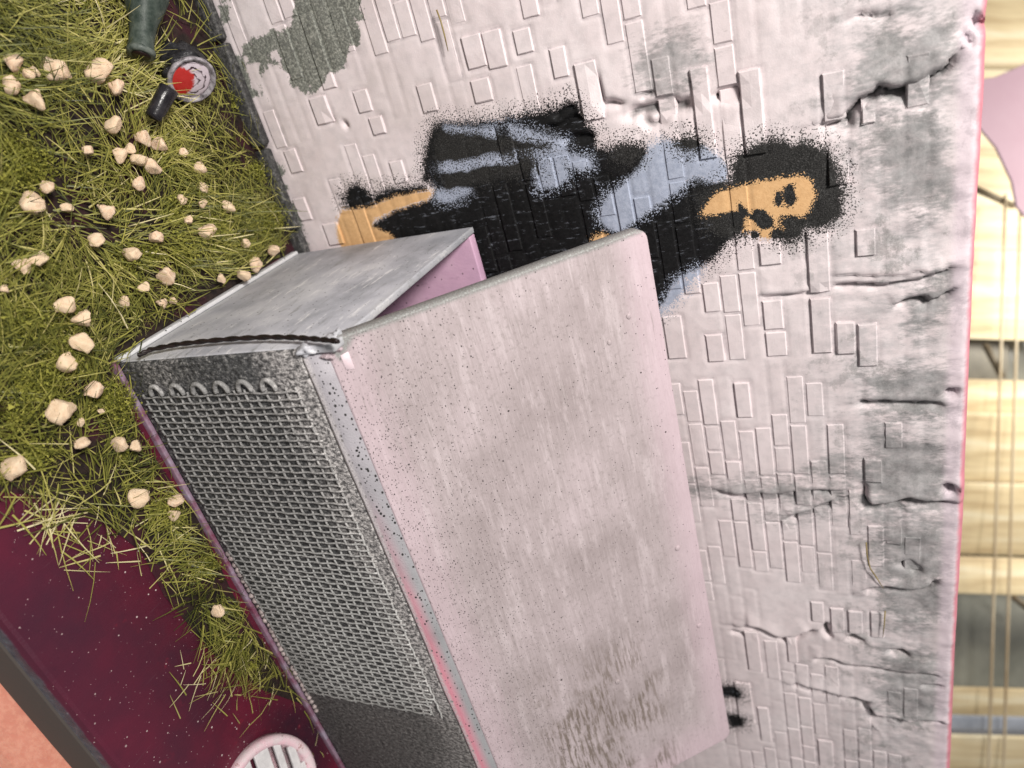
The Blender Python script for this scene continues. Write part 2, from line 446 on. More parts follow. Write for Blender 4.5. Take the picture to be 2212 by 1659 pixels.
# ------------------------------------------------------------------ base of the diorama (setting)
bm = bmesh.new()
prof = [(.16, 0), (.16, -.27), (-1.652, -.27), (-1.66, -.26), (-1.664, -.07), (-1.66, -.058), (-1.657, -.02), (-1.646, -.004), (-1.635, 0)]
xs = np.linspace(-2.4, 3.9, 40)
rings = []
for x in xs:
    wob = 0.006 * vnoise(x, 0.0, 3.0, 5)
    rings.append([bm.verts.new((x, y + (wob if y < -1 else 0), z)) for y, z in prof])
for a, b in zip(rings[:-1], rings[1:]):
    for k in range(len(prof)):
        bm.faces.new((a[k], b[k], b[(k + 1) % len(prof)], a[(k + 1) % len(prof)]))
bm.faces.new(rings[0]); bm.faces.new(rings[-1][::-1])
ground = from_bm('ground', bm, BASE, None, False)
tag(ground, 'dark maroon painted base slab under grass and wall', None, None, 'structure')

# ------------------------------------------------------------------ the wall
Z2 = lambda pts: [at(658.3 + .5952 * x, 164.6 + .5952 * y, 1, 0)[[0, 2]] for x, y in pts]
ZA = lambda pts: [at(384 + .3307 * x, .3307 * y, 1, 0)[[0, 2]] for x, y in pts]
ZB = lambda pts: [at(1645.8 + .3307 * x, .3307 * y, 1, 0)[[0, 2]] for x, y in pts]
ZC = lambda pts: [at(877.8 + .3968 * x, .3968 * y, 1, 0)[[0, 2]] for x, y in pts]
ZD = lambda pts: [at(1316.6 + .4047 * x, 987.5 + .4047 * y, 1, 0)[[0, 2]] for x, y in pts]
ZE = lambda pts: [at(1371.5 + .3307 * x, 329 + .3307 * y, 1, 0)[[0, 2]] for x, y in pts]

def ell(cx, cy, rx, ry, n=12):
    return [(cx + rx * math.cos(2 * math.pi * k / n), cy + ry * math.sin(2 * math.pi * k / n)) for k in range(n)]

PAINT = {
 'black': [Z2([(440, 300), (455, 220), (475, 178), (640, 172), (760, 155), (890, 130), (960, 100), (995, 118), (1040, 210), (1055, 270), (1130, 262), (1190, 245), (1240, 265), (1240, 330), (1300, 420), (1420, 360), (1500, 378), (1560, 410), (1580, 560), (1520, 610), (1480, 660), (1420, 700), (1340, 760), (1290, 850), (1150, 950), (700, 900), (640, 700), (300, 590), (245, 545), (330, 490), (460, 455), (480, 400), (435, 370)]),
           ZD([(590, 1222), (690, 1232), (702, 1262), (690, 1278), (590, 1272)]), ZD([(630, 1366), (720, 1388), (712, 1432), (640, 1436)]),
           Z2([(145, 440), (170, 402), (205, 405), (240, 442), (330, 412), (430, 402), (440, 415), (250, 470), (240, 490), (170, 485), (145, 465)])],
 'blue': [Z2([(470, 310), (620, 290), (780, 255), (900, 245), (930, 290), (1030, 300), (1040, 325), (980, 330), (920, 320), (860, 330), (820, 310), (640, 330), (510, 355), (480, 330)]),
          Z2([(500, 188), (640, 192), (760, 190), (850, 212), (940, 240), (950, 285), (880, 255), (760, 240), (640, 222), (520, 222)]),
          Z2([(480, 420), (560, 405), (600, 412), (540, 452), (490, 450)]),
          Z2([(840, 370), (930, 330), (990, 300), (950, 370), (900, 402), (850, 408)]),
          Z2([(1070, 500), (1100, 440), (1160, 400), (1230, 330), (1250, 262), (1330, 235), (1440, 245), (1530, 330), (1525, 380), (1480, 378), (1420, 358), (1380, 390), (1300, 440), (1230, 490), (1180, 530), (1150, 560), (1110, 550), (1075, 525)]),
          Z2([(1320, 800), (1345, 748), (1430, 698), (1400, 745), (1340, 805), (1295, 855)])],
 'charcoal': [Z2([(490, 205), (640, 215), (645, 280), (560, 298), (480, 302)]), Z2([(660, 228), (760, 240), (880, 252), (800, 268), (660, 275)]),
              Z2([(510, 370), (700, 335), (850, 312), (870, 335), (640, 372), (520, 402)]),
              Z2(ell(1395, 243, 50, 17)), Z2(ell(1165, 278, 40, 26)),
              Z2([(1560, 330), (1570, 290), (1640, 250), (1700, 235), (1760, 250), (1850, 250), (1890, 275), (1930, 330), (1945, 400), (1950, 460), (1930, 510), (1900, 540), (1860, 550), (1820, 545), (1800, 580), (1750, 598), (1720, 580), (1700, 530), (1650, 560), (1580, 570), (1500, 560), (1440, 500), (1440, 450), (1500, 400), (1560, 390)])],
 'orange': [Z2([(120, 540), (135, 490), (240, 480), (330, 440), (460, 418), (440, 445), (330, 480), (250, 515), (245, 545), (320, 585), (330, 640), (140, 640), (125, 580)]),
            Z2([(1445, 500), (1470, 455), (1500, 425), (1600, 400), (1700, 380), (1800, 365), (1835, 390), (1845, 430), (1830, 470), (1810, 500), (1722, 500), (1712, 535), (1725, 558), (1700, 585), (1650, 585), (1640, 560), (1600, 555), (1590, 490), (1560, 480), (1530, 488), (1490, 496)]),
            Z2(ell(1070, 588, 30, 14))],
 'ink': [Z2(ell(1760, 430, 20, 40)), Z2(ell(1720, 442, 10, 28)), Z2([(1600, 500), (1640, 505), (1640, 520), (1600, 516)]), Z2([(1630, 482), (1662, 486), (1700, 520), (1698, 545), (1660, 553), (1635, 530)]),
         Z2([(1555, 505), (1580, 455), (1592, 470), (1588, 520), (1572, 545), (1550, 532)]), Z2([(1612, 572), (1640, 560), (1648, 580), (1622, 590)]),
         Z2([(1695, 560), (1720, 552), (1730, 580), (1700, 592)])],
 'soot': [[at(u_, v_, 1, 0)[[0, 2]] for u_, v_ in pl] for pl in (
          [(1880, 60), (2060, 40), (2095, 170), (1960, 220), (1850, 180)], [(1840, 270), (2000, 230), (2085, 420), (1990, 480), (1910, 400)],
          [(1880, 820), (2060, 785), (2070, 900), (1890, 905)], [(1895, 930), (2050, 960), (2062, 1115), (1870, 1105), (1868, 1000)],
          [(1900, 1110), (2055, 1130), (2045, 1330), (1940, 1360), (1890, 1220)], [(1900, 1410), (2045, 1420), (2035, 1570), (1910, 1540)],
          [(1470, 1042), (1700, 1036), (1835, 1050), (1825, 1086), (1650, 1082), (1490, 1070)], [(1960, 650), (2085, 560), (2085, 650), (1980, 730)],
          [(1380, 95), (1480, 60), (1530, 130), (1440, 215), (1380, 200)], [(1640, 1115), (1760, 1085), (1830, 1060), (1790, 1110), (1690, 1130)])]
  + [ZD([(1180, -10), (1330, -10), (1340, 60), (1330, 110), (1230, 120), (1110, 100), (1010, 130), (1100, 60)]), ZD([(1340, -60), (1450, -60), (1452, 118), (1340, 125)]),
     ZE([(1640, 1440), (1850, 1420), (1880, 1500), (1800, 1620), (1640, 1560)])],
 'moss': [ZA([(770, -60), (740, 130), (690, 240), (600, 200), (560, 230), (470, 290), (430, 320), (460, 420), (520, 440), (540, 500), (640, 330), (680, 450), (735, 560), (830, 610), (900, 590), (980, 500), (1080, 430), (1170, 290), (1200, 120), (1180, -60)]),
          ZA([(320, 350), (430, 380), (470, 500), (520, 590), (620, 620), (600, 665), (480, 640), (380, 560), (330, 480)]),
          ZA([(530, 1000), (620, 1040), (690, 1120), (715, 1200), (720, 1280), (760, 1330), (830, 1500), (850, 1660), (700, 1660), (600, 1200), (500, 1050)]),
          ZA([(290, -60), (350, -60), (330, 120), (290, 210), (270, 120)]),
         ],
}
CRACKS = [  # polyline, depth, half width, ledge height
 (ZB([(420, 810), (560, 790), (640, 655), (720, 620), (770, 582), (830, 602), (900, 600), (1000, 560), (1100, 500), (1200, 440), (1280, 360)]), .045, .011, .022),
 (ZC([(1030, 430), (1055, 575), (1180, 555)]), .022, .008, .004),
 (ZC([(1200, 632), (1300, 612), (1420, 588), (1560, 548)]), .028, .013, -.004),
 (ZC([(1665, 535), (1820, 498)]), .03, .012, -.004),
 (ZC([(1275, 640), (1330, 692), (1400, 645)]), .022, .011, .0),
 (ZC([(1278, 538), (1350, 515)]), .02, .007, .0),
 (ZC([(770, 690), (860, 670), (945, 635)]), .022, .007, .0), (ZC([(800, 620), (920, 585)]), .02, .007, .0), (ZC([(850, 770), (1015, 745)]), .02, .007, .0),
 (ZD([(1360, 160), (1345, 220), (1400, 270), (1500, 255), (1600, 240), (1700, 262), (1830, 242)]), .05, .013, .02),
 (ZD([(580, 180), (700, 205), (880, 210), (1010, 190), (1240, 180)]), .02, .009, .012),
 (ZD([(730, 910), (800, 920), (920, 970), (1000, 960), (1090, 930)]), .045, .012, .022),
 (ZD([(1100, 1090), (1180, 1080), (1250, 1110), (1380, 1120), (1500, 1145), (1740, 1165)]), .03, .008, .012),
 (ZD([(1000, 1220), (1100, 1240), (1250, 1280), (1360, 1300), (1400, 1390), (1500, 1385), (1600, 1420), (1680, 1410), (1770, 1415)]), .045, .010, .02),
 (ZD([(1370, 715), (1500, 700), (1600, 715), (1690, 700), (1740, 660)]), .04, .010, .018),
 (ZD([(960, 330), (1100, 290), (1230, 230)]), .028, .009, .016),
 (ZD([(1500, 1050), (1560, 1045), (1600, 1065)]), .05, .009, .0),
 (ZD([(1680, 1235), (1770, 1235)]), .04, .007, .0),
 (ZD([(1790, 165), (1830, 200)]), .06, .014, .0),
 (ZD([(1580, 570), (1640, 610)]), .05, .012, .0),
 (ZD([(1160, 900), (1165, 965)]), .04, .008, .0), (ZD([(1270, 965), (1310, 960), (1360, 985)]), .03, .008, .01),
 (ZD([(660, 945), (720, 955)]), .02, .008, .0), (ZD([(1000, 1225), (1105, 1242)]), .03, .010, .0),
 (ZE([(1280, 890), (1600, 872), (1900, 825), (2050, 770)]), .022, .009, .012),
 (ZE([(1290, 820), (1600, 802), (1950, 770)]), .008, .006, .006),
 (ZE([(1700, 1020), (1800, 960), (1880, 950), (1920, 985), (1980, 960), (2060, 905)]), .03, .008, .014),
 (ZE([(1470, 1640), (1700, 1640), (1990, 1650)]), .03, .009, .01), (ZE([(2040, 1580), (2090, 1560)]), .04, .010, .0),
 (ZE([(830, 950), (1000, 932), (1140, 915)]), .012, .006, .008),
 (ZB([(1400, 160), (1460, 110)]), .05, .018, .0), (ZB([(1310, 280), (1360, 230)]), .03, .014, .0),
 (ZB([(560, 100), (750, 90), (880, 65)]), .01, .010, .006),
 (ZA([(1085, 790), (1105, 815)]), .02, .007, 0), (ZA([(990, 800), (1010, 790)]), .015, .006, 0),
]

# bricks in running bond: (x0, x1, z0, z1, proud, drawn as an own object)
COURSE = .0622
LIDPOLY = [(725, 740), (1398, 490), (1578, 1592), (1085, 1800), (660, 790)]
BOXPOLY = [(245, 785), (640, 550), (1030, 485), (1065, 610), (1100, 900), (1000, 1800), (740, 1660)]
def in_poly(px, py, poly):
    return poly_sdf(np.array([px]), np.array([py]), poly)[0] > 8
bricks = []
br = random.Random(23)
SEEN_BRICKS = [(1250, 130, 1298, 262, .010), (1500, 142, 1540, 345, .011), (1602, 146, 1650, 335, .012), (1776, 152, 1826, 262, .010), (1786, 268, 1834, 400, .009),
 (1002, 72, 1046, 150, .007), (1046, 62, 1090, 150, .005), (1020, 168, 1062, 222, .006), (1648, 648, 1692, 712, .006), (1654, 716, 1700, 770, .005), (1752, 642, 1796, 762, .009),
 (1806, 694, 1848, 764, .009), (1853, 698, 1896, 790, .008), (1588, 826, 1622, 902, .007), (1848, 492, 1892, 552, .008), (1640, 520, 1688, 572, .007), (1744, 495, 1792, 632, .009),
 (1436, 682, 1478, 776, .004), (1478, 728, 1520, 860, .004), (1526, 722, 1564, 782, .005), (1866, 990, 1906, 1040, .012), (1838, 1030, 1868, 1070, .010), (1612, 1366, 1642, 1448, .009),
 (1592, 1475, 1626, 1560, .009), (1640, 1528, 1664, 1600, .007), (1768, 1600, 1800, 1655, .007), (1832, 1320, 1864, 1366, .007), (1880, 1322, 1910, 1376, .007), (1770, 1602, 1802, 1650, .006),
 (1700, 1375, 1722, 1430, .006), (1752, 1300, 1780, 1342, .006), (1794, 1314, 1824, 1366, .005), (620, 320, 648, 375, .005), (768, 192, 800, 245, .006), (800, 250, 830, 292, .006), (676, 205, 714, 270, .007),
 (704, 480, 738, 530, .006), (640, 425, 668, 478, .006), (1110, 60, 1150, 118, .004), (1190, 100, 1226, 170, .004), (1860, 210, 1892, 268, .009), (2000, 1552, 2030, 1600, .006), (846, 345, 876, 398, .005), (905, 178, 940, 245, .004)]
taken = []
for u0, v0, u1, v1, pr in SEEN_BRICKS:
    c_ = np.array([at(u_, v_, 1, 0)[[0, 2]] for u_, v_ in ((u0, (v0 + v1) / 2), (u1, (v0 + v1) / 2), ((u0 + u1) / 2, v0), ((u0 + u1) / 2, v1))])
    bx0, bx1 = c_[2, 0], c_[3, 0]; bz0, bz1 = c_[0, 1], c_[1, 1]
    if bz1 > 2.33: continue
    if any(bx0 < q[1] and bx1 > q[0] and bz0 < q[3] and bz1 > q[2] for q in taken): continue
    taken.append((bx0, bx1, bz0, bz1)); bricks.append((bx0, bx1, bz0, bz1, pr * .72, True))
for row in range(39):
    z0 = .075 + row * COURSE; z1 = z0 + COURSE * .93
    if z1 > 2.34: break
    x = -1.35 + br.random() * .2
    while x < 3.3:
        L = br.choice([.12, .15, .19, .21, .23, .26])
        x1 = x + L - .006
        cx, cz = (x + x1) / 2, (z0 + z1) / 2
        clump = float(vnoise(cx, cz, 2.6, 31)) * .7 + float(vnoise(cx, cz, 7, 32)) * .5
        u, v, dep = proj((cx, 0, cz))
        hid = in_poly(u, v, LIDPOLY) or in_poly(u, v, BOXPOLY)
        seen = -40 < u < 2230 and -60 < v < 1720 and not hid
        if any(x < q[1] + .004 and x1 > q[0] - .004 and z0 < q[3] + .003 and z1 > q[2] - .003 for q in taken):
            x += L; continue
        if cz > 2.12: clump -= .45
        if cz > 1.85: clump -= .2
        if cx > 1.3: clump -= .18
        if clump > -.30 and br.random() < .80:
            proud = .0002 + .0022 * br.random() ** 2.6 + max(0, clump) * .0008
            bricks.append((x, x1, z0, z1, proud, seen))
        elif br.random() < .45:
            bricks.append((x, x1, z0, z1, -.5, False))     # only its joint shows
        x += L

def plaster(x, z):
    h = .006 * vnoise(x, z, 1.7, 1) + .0012 * vnoise(x, z, 6, 2) + .0009 * vnoise(x, z * 1.4, 18, 3) + .0004 * vnoise(x, z, 55, 4)
    tp = np.clip((z - 1.85) / .45, 0, 1)
    h = h + tp * (.005 * vnoise(x * 4, z, 5, 6) + .0018 * vnoise(x, z, 38, 7))
    cr = np.zeros(x.shape)
    for pts, depth, hw, led in CRACKS:
        P = np.asarray(pts)
        msk = (x > P[:, 0].min() - .25) & (x < P[:, 0].max() + .25) & (z > P[:, 1].min() - .25) & (z < P[:, 1].max() + .25)
        if not msk.any(): continue
        xx, zz = x[msk], z[msk]
        jx = xx + .010 * vnoise(xx, zz, 22, 8); jz = zz + .010 * vnoise(xx, zz, 22, 9)
        d, side, pos = line_dist(jx, jz, pts)
        fade = np.clip(np.minimum(pos, 1 - pos) * 9 + .35, 0, 1)
        gro = np.exp(-(d / (hw * 1.35)) ** 2) * fade
        s = np.where(side > 0, 1.0, -.35)
        hh = -depth * 1.1 * gro + 1.4 * led * s * np.exp(-d / .05) * fade
        h = h.copy(); h[msk] += hh; cr[msk] = np.maximum(cr[msk], gro * min(1, depth / .03))
    return h, cr

def joints(x, z):
    g = np.zeros(x.shape)
    for (x0, x1, z0, z1, pr, own) in bricks:
        a = .012
        msk = (x > x0 - a) & (x < x1 + a) & (z > z0 - a) & (z < z1 + a)
        if not msk.any(): continue
        xx, zz = x[msk], z[msk]
        q = np.maximum(np.maximum(x0 - xx, xx - x1), np.maximum(z0 - zz, zz - z1))
        g[msk] = np.maximum(g[msk], np.exp(-((q - .001) / .006) ** 2) * (.0038 if pr > 0 else .0022))
    return g

def paint_attrs(me, x, z, cr, jo=None):
    def add(name, vals):
        a = me.attributes.new(name, 'FLOAT', 'POINT'); a.data.foreach_set('value', np.asarray(vals, np.float32))
    add('crack', cr)
    add('joint', jo if jo is not None else np.zeros(len(x)))
    for name, polys in PAINT.items():
        d = np.full(x.shape, -1.0)
        wa = .4 if name in ('ink', 'orange') else 1.0
        wx = x + wa * (.006 * vnoise(x, z, 34, 51) + .003 * vnoise(x, z, 80, 53)); wz = z + wa * (.006 * vnoise(x, z, 34, 52) + .003 * vnoise(x, z, 80, 54))
        for p in polys: d = np.maximum(d, poly_sdf(wx, wz, p))
        add(name, d)

X0, X1, ZT = -1.5, 3.4, 2.44
nx, nz = 560, 300
gx = np.linspace(X0, X1, nx); gz = np.concatenate([np.linspace(-.06, ZT - .03, nz - 8), ZT - .03 + np.array([.006, .012, .018, .022, .025, .028, .029, .03])])
GX, GZ = np.meshgrid(gx, gz, indexing='ij'); x = GX.ravel(); z = GZ.ravel()
h, cr = plaster(x, z)
jo = joints(x, z)
h = h - jo
# rounded top arris
q = np.clip((z - (ZT - .03)) / .03, 0, 1)
y = -h + .03 * (1 - np.sqrt(np.clip(1 - q * q, 0, 1)))
V = np.stack([x, y, z + .006 * vnoise(x, z * 0, 2.1, 12) * np.clip((z - 2.2) / .24, 0, 1)], 1)
idx = np.arange(nx * nz).reshape(nx, nz)
quads = np.stack([idx[:-1, :-1].ravel(), idx[1:, :-1].ravel(), idx[1:, 1:].ravel(), idx[:-1, 1:].ravel()], 1)
nb = len(V)
back = np.array([[X0, .15, -.06], [X1, .15, -.06], [X1, .15, ZT], [X0, .15, ZT]])
Fc = quads.tolist()
Fc.append([nb + 0, nb + 3, nb + 2, nb + 1])
Fc.append(list(idx[:, -1]) + [nb + 2, nb + 3])
Fc.append(list(idx[::-1, 0]) + [nb + 0, nb + 1])
Fc.append(list(idx[0, :]) + [nb + 3, nb + 0]); Fc.append(list(idx[-1, ::-1]) + [nb + 1, nb + 2])
me = bpy.data.meshes.new('wall'); me.from_pydata(np.vstack([V, back]).tolist(), [], Fc); me.update()
paint_attrs(me, np.append(x, back[:, 0]), np.append(z, back[:, 2]), np.append(cr, [0] * 4), np.append(jo / .0045, [0] * 4))
wall = link('brick_wall', me, WALL)
tag(wall, 'off-white plastered brick wall with black and orange stencilled figure behind the bin', 'wall', None, 'thing')

bk = 0
for (x0, x1, z0, z1, pr, own) in bricks:
    if pr < 0 or not own: continue
    nu, nv = max(5, int((x1 - x0) / .024)), 5
    us = np.concatenate([[x0 + .002], np.linspace(x0 + .0055, x1 - .0055, nu - 2), [x1 - .002]]); vs = np.concatenate([[z0 + .0015], np.linspace(z0 + .005, z1 - .005, nv - 2), [z1 - .0015]])
    BX, BZ = np.meshgrid(us, vs, indexing='ij'); bx, bz = BX.ravel(), BZ.ravel()
    hh, cc = plaster(bx, bz)
    A_ = np.column_stack([np.ones_like(bx), bx - x0, bz - z0]); fit = A_ @ np.linalg.lstsq(A_, hh, rcond=None)[0]
    edge = ((BX == us[0]) | (BX == us[-1]) | (BZ == vs[0]) | (BZ == vs[-1])).ravel()
    tilt = br.uniform(-.02, .02) * (bz - z0) + br.uniform(-.008, .008) * (bx - x0)
    by = -(np.clip(hh, fit - .004, fit + .004) + pr + tilt) + np.where(edge, .0034, 0)
    jit = rng.normal(0, .0008, bx.shape) * edge
    W_ = np.stack([bx + jit, by, bz + rng.normal(0, .0007, bx.shape) * edge], 1)
    ii = np.arange(nu * nv).reshape(nu, nv)
    loop = list(ii[:, 0]) + list(ii[-1, 1:]) + list(ii[-2::-1, -1]) + list(ii[0, -2:0:-1])
    m_ = len(W_); rim = W_[loop].copy()
    cxy = np.array([(x0 + x1) / 2, (z0 + z1) / 2])
    rim[:, 0] += np.sign(rim[:, 0] - cxy[0]) * .003; rim[:, 2] += np.sign(rim[:, 2] - cxy[1]) * .002; rim[:, 1] += pr + .014
    faces = [(ii[i, j], ii[i + 1, j], ii[i + 1, j + 1], ii[i, j + 1]) for i in range(nu - 1) for j in range(nv - 1)]
    n_ = len(loop)
    faces += [(loop[k], m_ + k, m_ + (k + 1) % n_, loop[(k + 1) % n_]) for k in range(n_)]
    faces.append(tuple(m_ + k for k in range(n_)))
    VV = np.vstack([W_, rim])
    bme = bpy.data.meshes.new('brick'); bme.from_pydata(VV.tolist(), [], [tuple(int(i) for i in f) for f in faces]); bme.update()
    paint_attrs(bme, VV[:, 0], VV[:, 2], np.append(cc, np.zeros(n_)) * .5)
    link('brick', bme, WALL, wall, False)
    bk += 1

# dark skirting stones along the foot of the wall
g_ = G('skirting'); o_ = g_.pos(); n_ = g_.noise(o_, 70, 4, .75); n__ = g_.noise(o_, 6, 4, .6)
SKIRT = g_.out(g_.mix(g_.step(n__, .4, .65, 0, .6), g_.ramp(n_, [(.32, (.012, .012, .013)), (.52, (.06, .06, .06)), (.72, (.26, .25, .24))]), (.035, .035, .035)), .6, .4, g_.bump(n_, .5, .01))
sk = random.Random(4)
xx = -1.42
for L in [.30, .31, .385, .34, .40, .36, .42, .38, .4, .4, .4, .4]:
    b = box_bm((xx, -.040 - sk.random() * .006, -.03), (xx + L - .014, -.004, .050 + sk.random() * .012), .008, 2)
    for v in b.verts: v.co.z += sk.uniform(-.003, .003); v.co.y += sk.uniform(-.002, .002)
    from_bm('skirting_stone', b, SKIRT, wall)
    xx += L

# ------------------------------------------------------------------ the bin with its raised lid
W = 2.35; HB = .845; T = .045
bin_ = empty('storage_bin', (W / 2, -.5, 0))
tag(bin_, 'large grey and pink open storage bin with mesh front, its lid propped up', 'bin')
bin_.location = (0, 0, 0)
YB, YF = -.035, -1.0
def panel(name, lo, hi, mat, bev=.008, label=None, noise=.0015, cuts=0):
    b = box_bm(lo, hi, bev, 2)
    o = from_bm(name, b, mat, bin_)
    if label: o['label'] = label
    return o
panel('side_panel', (0, YF + .012, .0), (.024, YB, HB), SIDE, .006, 'blue-grey streaked end panel')
panel('side_panel', (W - T, YF + .012, .0), (W, YB, HB), SIDE, .008)
panel('back_panel', (.025, YB - T, .004), (W - T - .001, YB - .001, HB - .002), PINK, .006, 'pink primed inner back panel')
panel('floor_panel', (.025, YF + .03, .012), (W - T - .001, YB - T - .001, .05), PINK, .004)
panel('front_panel', (.004, YF, .01), (W - .004, YF + T, .735), FRONT, .012, 'dark speckled front panel behind the mesh')
panel('bottom_trim', (-.012, YF - .018, -.004), (W + .012, YF - .001, .022), TRIM, .005, 'thin violet and red strip along the foot of the front')
panel('bottom_trim', (-.016, YF + .004, -.004), (-.001, YB - .02, .030), SIDE, .005)
# slanting strip between front and lid
b = bmesh.new()
sec = [(-1.000, .737), (-1.004, .748), (-.992, .775), (-.972, .802), (-.955, .815), (-.93, .812), (-.945, .737)]
for xx in np.linspace(.03, W - .02, 30):
    wv = .003 * float(vnoise(xx, 0, 5, 14))
    for yy, zz in sec: b.verts.new((xx, yy + wv, zz + wv))
b.verts.ensure_lookup_table(); ns = len(sec)
for i in range(29):
    for k in range(ns):
        b.faces.new((b.verts[i * ns + k], b.verts[(i + 1) * ns + k], b.verts[(i + 1) * ns + (k + 1) % ns], b.verts[i * ns + (k + 1) % ns]))
b.faces.new([b.verts[k] for k in range(ns)]); b.faces.new([b.verts[29 * ns + k] for k in range(ns)][::-1])
strip = from_bm('hinge_strip', b, STRIP, bin_)
strip['label'] = 'grey hinge strip flushed with pink spray'
# small clay lumps at the hinge end
for (c, r, s) in [((.012, -.985, .752), .030, 1), ((.03, -.955, .80), .036, 2), ((.0, -.93, .815), .026, 3)]:
    b = bmesh.new(); bmesh.ops.create_icosphere(b, subdivisions=3, radius=r)
    for v in b.verts:
        k = .8 + .45 * float(vnoise(v.co.x * 60 + s, v.co.z * 60 + v.co.y * 45, 1, 15)) + .2 * float(vnoise(v.co.x * 160 + s, v.co.z * 150 + v.co.y * 120, 1, 16)); v.co = Vector((v.co.x * k * .7, v.co.y * k, v.co.z * k)) + Vector(c)
    from_bm('hinge_lump', b, SIDE if s != 2 else LID, bin_)
# the lid: local x along the hinge, y from the hinge to the free edge, z = thickness
LH = Vector((0, -.975, .805)); LF = Vector((0, -.3317, 1.5557))
ly = (LF - LH); LL = ly.length; ly.normalize(); lx = Vector((1, 0, 0)); lz = lx.cross(ly)
b = bmesh.new()
def rr(x0, x1, y0, y1, r, n=6):
    pts = []
    for cx, cy, a0 in [(x1 - r, y1 - r, 0), (x0 + r, y1 - r, 90), (x0 + r, y0 + r, 180), (x1 - r, y0 + r, 270)]:
        for k in range(n + 1):
            a = math.radians(a0 + 90 * k / n); pts.append((cx + r * math.cos(a), cy + r * math.sin(a)))
    return pts
out_ = rr(.0, W, 0, LL, .038)
lay = [(-.052, .006), (-.046, .0), (-.007, .0), (-.002, .0025), (.0, .007)]
ring = []
for zz, ins in lay:
    rr_ = rr(ins, W - ins, ins, LL - ins, .038)
    ring.append([b.verts.new((px + .002 * float(vnoise(px, py, 9, 16)), py + .002 * float(vnoise(px, py, 9, 17)), zz)) for px, py in rr_])
for a, c in zip(ring[:-1], ring[1:]):
    for k in range(len(a)): b.faces.new((a[k], a[(k + 1) % len(a)], c[(k + 1) % len(a)], c[k]))
b.faces.new(ring[0][::-1]); b.faces.new(ring[-1])
lid = from_bm('lid', b, LID, bin_, False)
lid['label'] = 'pinkish white speckled lid raised on its front hinge'
mm = Matrix.Identity(4)
for i in range(3): mm[i][0] = lx[i]; mm[i][1] = ly[i]; mm[i][2] = lz[i]; mm[i][3] = LH[i]
lid.matrix_local = mm
for p_ in lid.data.polygons: p_.use_smooth = len(p_.vertices) == 4
# paint chip at the hinge corner of the lid
b = box_bm((.052, .030, .0008), (.084, .054, .0025), .0008, 1)
for v in b.verts: v.co.x += v.co.y * .3 * (1 if v.co.x > .07 else -.4)
chip = from_bm('paint_chip', b, simple('pink_chip', (.70, .55, .60), (.8, .68, .72), 20), lid)
for (u_, v_, r_) in [(.31, .80, .008), (.25, .88, .009), (1.2, .90, .011), (1.7, .55, .011), (1.62, .93, .010)]:
    b = bmesh.new(); bmesh.ops.create_icosphere(b, subdivisions=2, radius=r_)
    for v in b.verts: v.co = Vector((v.co.x * 1.2 + u_, v.co.y + v_, v.co.z * .4 + .0))
    from_bm('paint_blister', b, LID, lid)

# woven wire mesh pressed into the front
gr = empty('mesh_grille', (0, 0, 0)); gr.parent = bin_
MX0, MX1, MZ0, MZ1 = .125, 1.52, .055, .69
pz = .0390; pxx = .0235
NZ = int((MZ1 - MZ0) / pz); NX = int((MX1 - MX0) / pxx)
yf = YF - .004
wr = random.Random(9)
for i in range(NX + 1):                        # upright wires
    xx = MX0 + i * pxx + wr.uniform(-.002, .002); pts = []
    za, zb = MZ0 + wr.uniform(-.01, .01), MZ1 + wr.uniform(-.012, .01) - max(0, (xx - 1.35)) * .25
    nseg = int((zb - za) / pz * 4)
    for k in range(nseg + 1):
        zz = za + (zb - za) * k / nseg
        ph = (zz - MZ0) / pz * math.pi + i * math.pi
        pts.append((xx + .0025 * float(vnoise(xx * 3, zz, 9, 18)), yf - .004 - .0022 * math.sin(ph), zz))
    V_, F_ = tube(pts, .0036, 5); from_np('wire', V_, F_, WIRE, gr)
for j in range(NZ + 1):                        # wires along the bin
    zz = MZ0 + j * pz; pts = []
    n_ = (NX + 1) * 3
    for k in range(n_ + 1):
        xx = MX0 - .012 + (MX1 - MX0 + .02) * k / n_
        ph = (xx - MX0) / pxx * math.pi + j * math.pi + math.pi / 2
        pts.append((xx, yf - .0022 * math.cos(ph), zz + .003 * float(vnoise(xx, zz * 5, 4, 19))))
    V_, F_ = tube(pts, .0040, 5); from_np('wire', V_, F_, WIRE, gr)
for j in range(6):                             # loop ends of the mesh
    zz = .125 + j * .092; pts = [(.118 - .034 * math.sin(a), yf - .004, zz + .024 * math.cos(a)) for a in np.linspace(0, math.pi, 12)]
    V_, F_ = tube(pts, .008, 6); from_np('wire_loop', V_, F_, WIRE, gr)
# row of small paint beads above the foot of the front
b = bmesh.new()
for k in range(34):
    xx = .78 + k * .026
    bmesh.ops.create_icosphere(b, subdivisions=2, radius=.009 + .004 * wr.random(), matrix=Matrix.Translation((xx + wr.uniform(-.004, .004), YF - .002, .040 + wr.uniform(-.004, .004))))
beads = from_bm('bead_row', b, simple('bead_paint', (.16, .13, .13), (.55, .46, .45), 60, .5), bin_)
beads['kind'] = 'stuff'
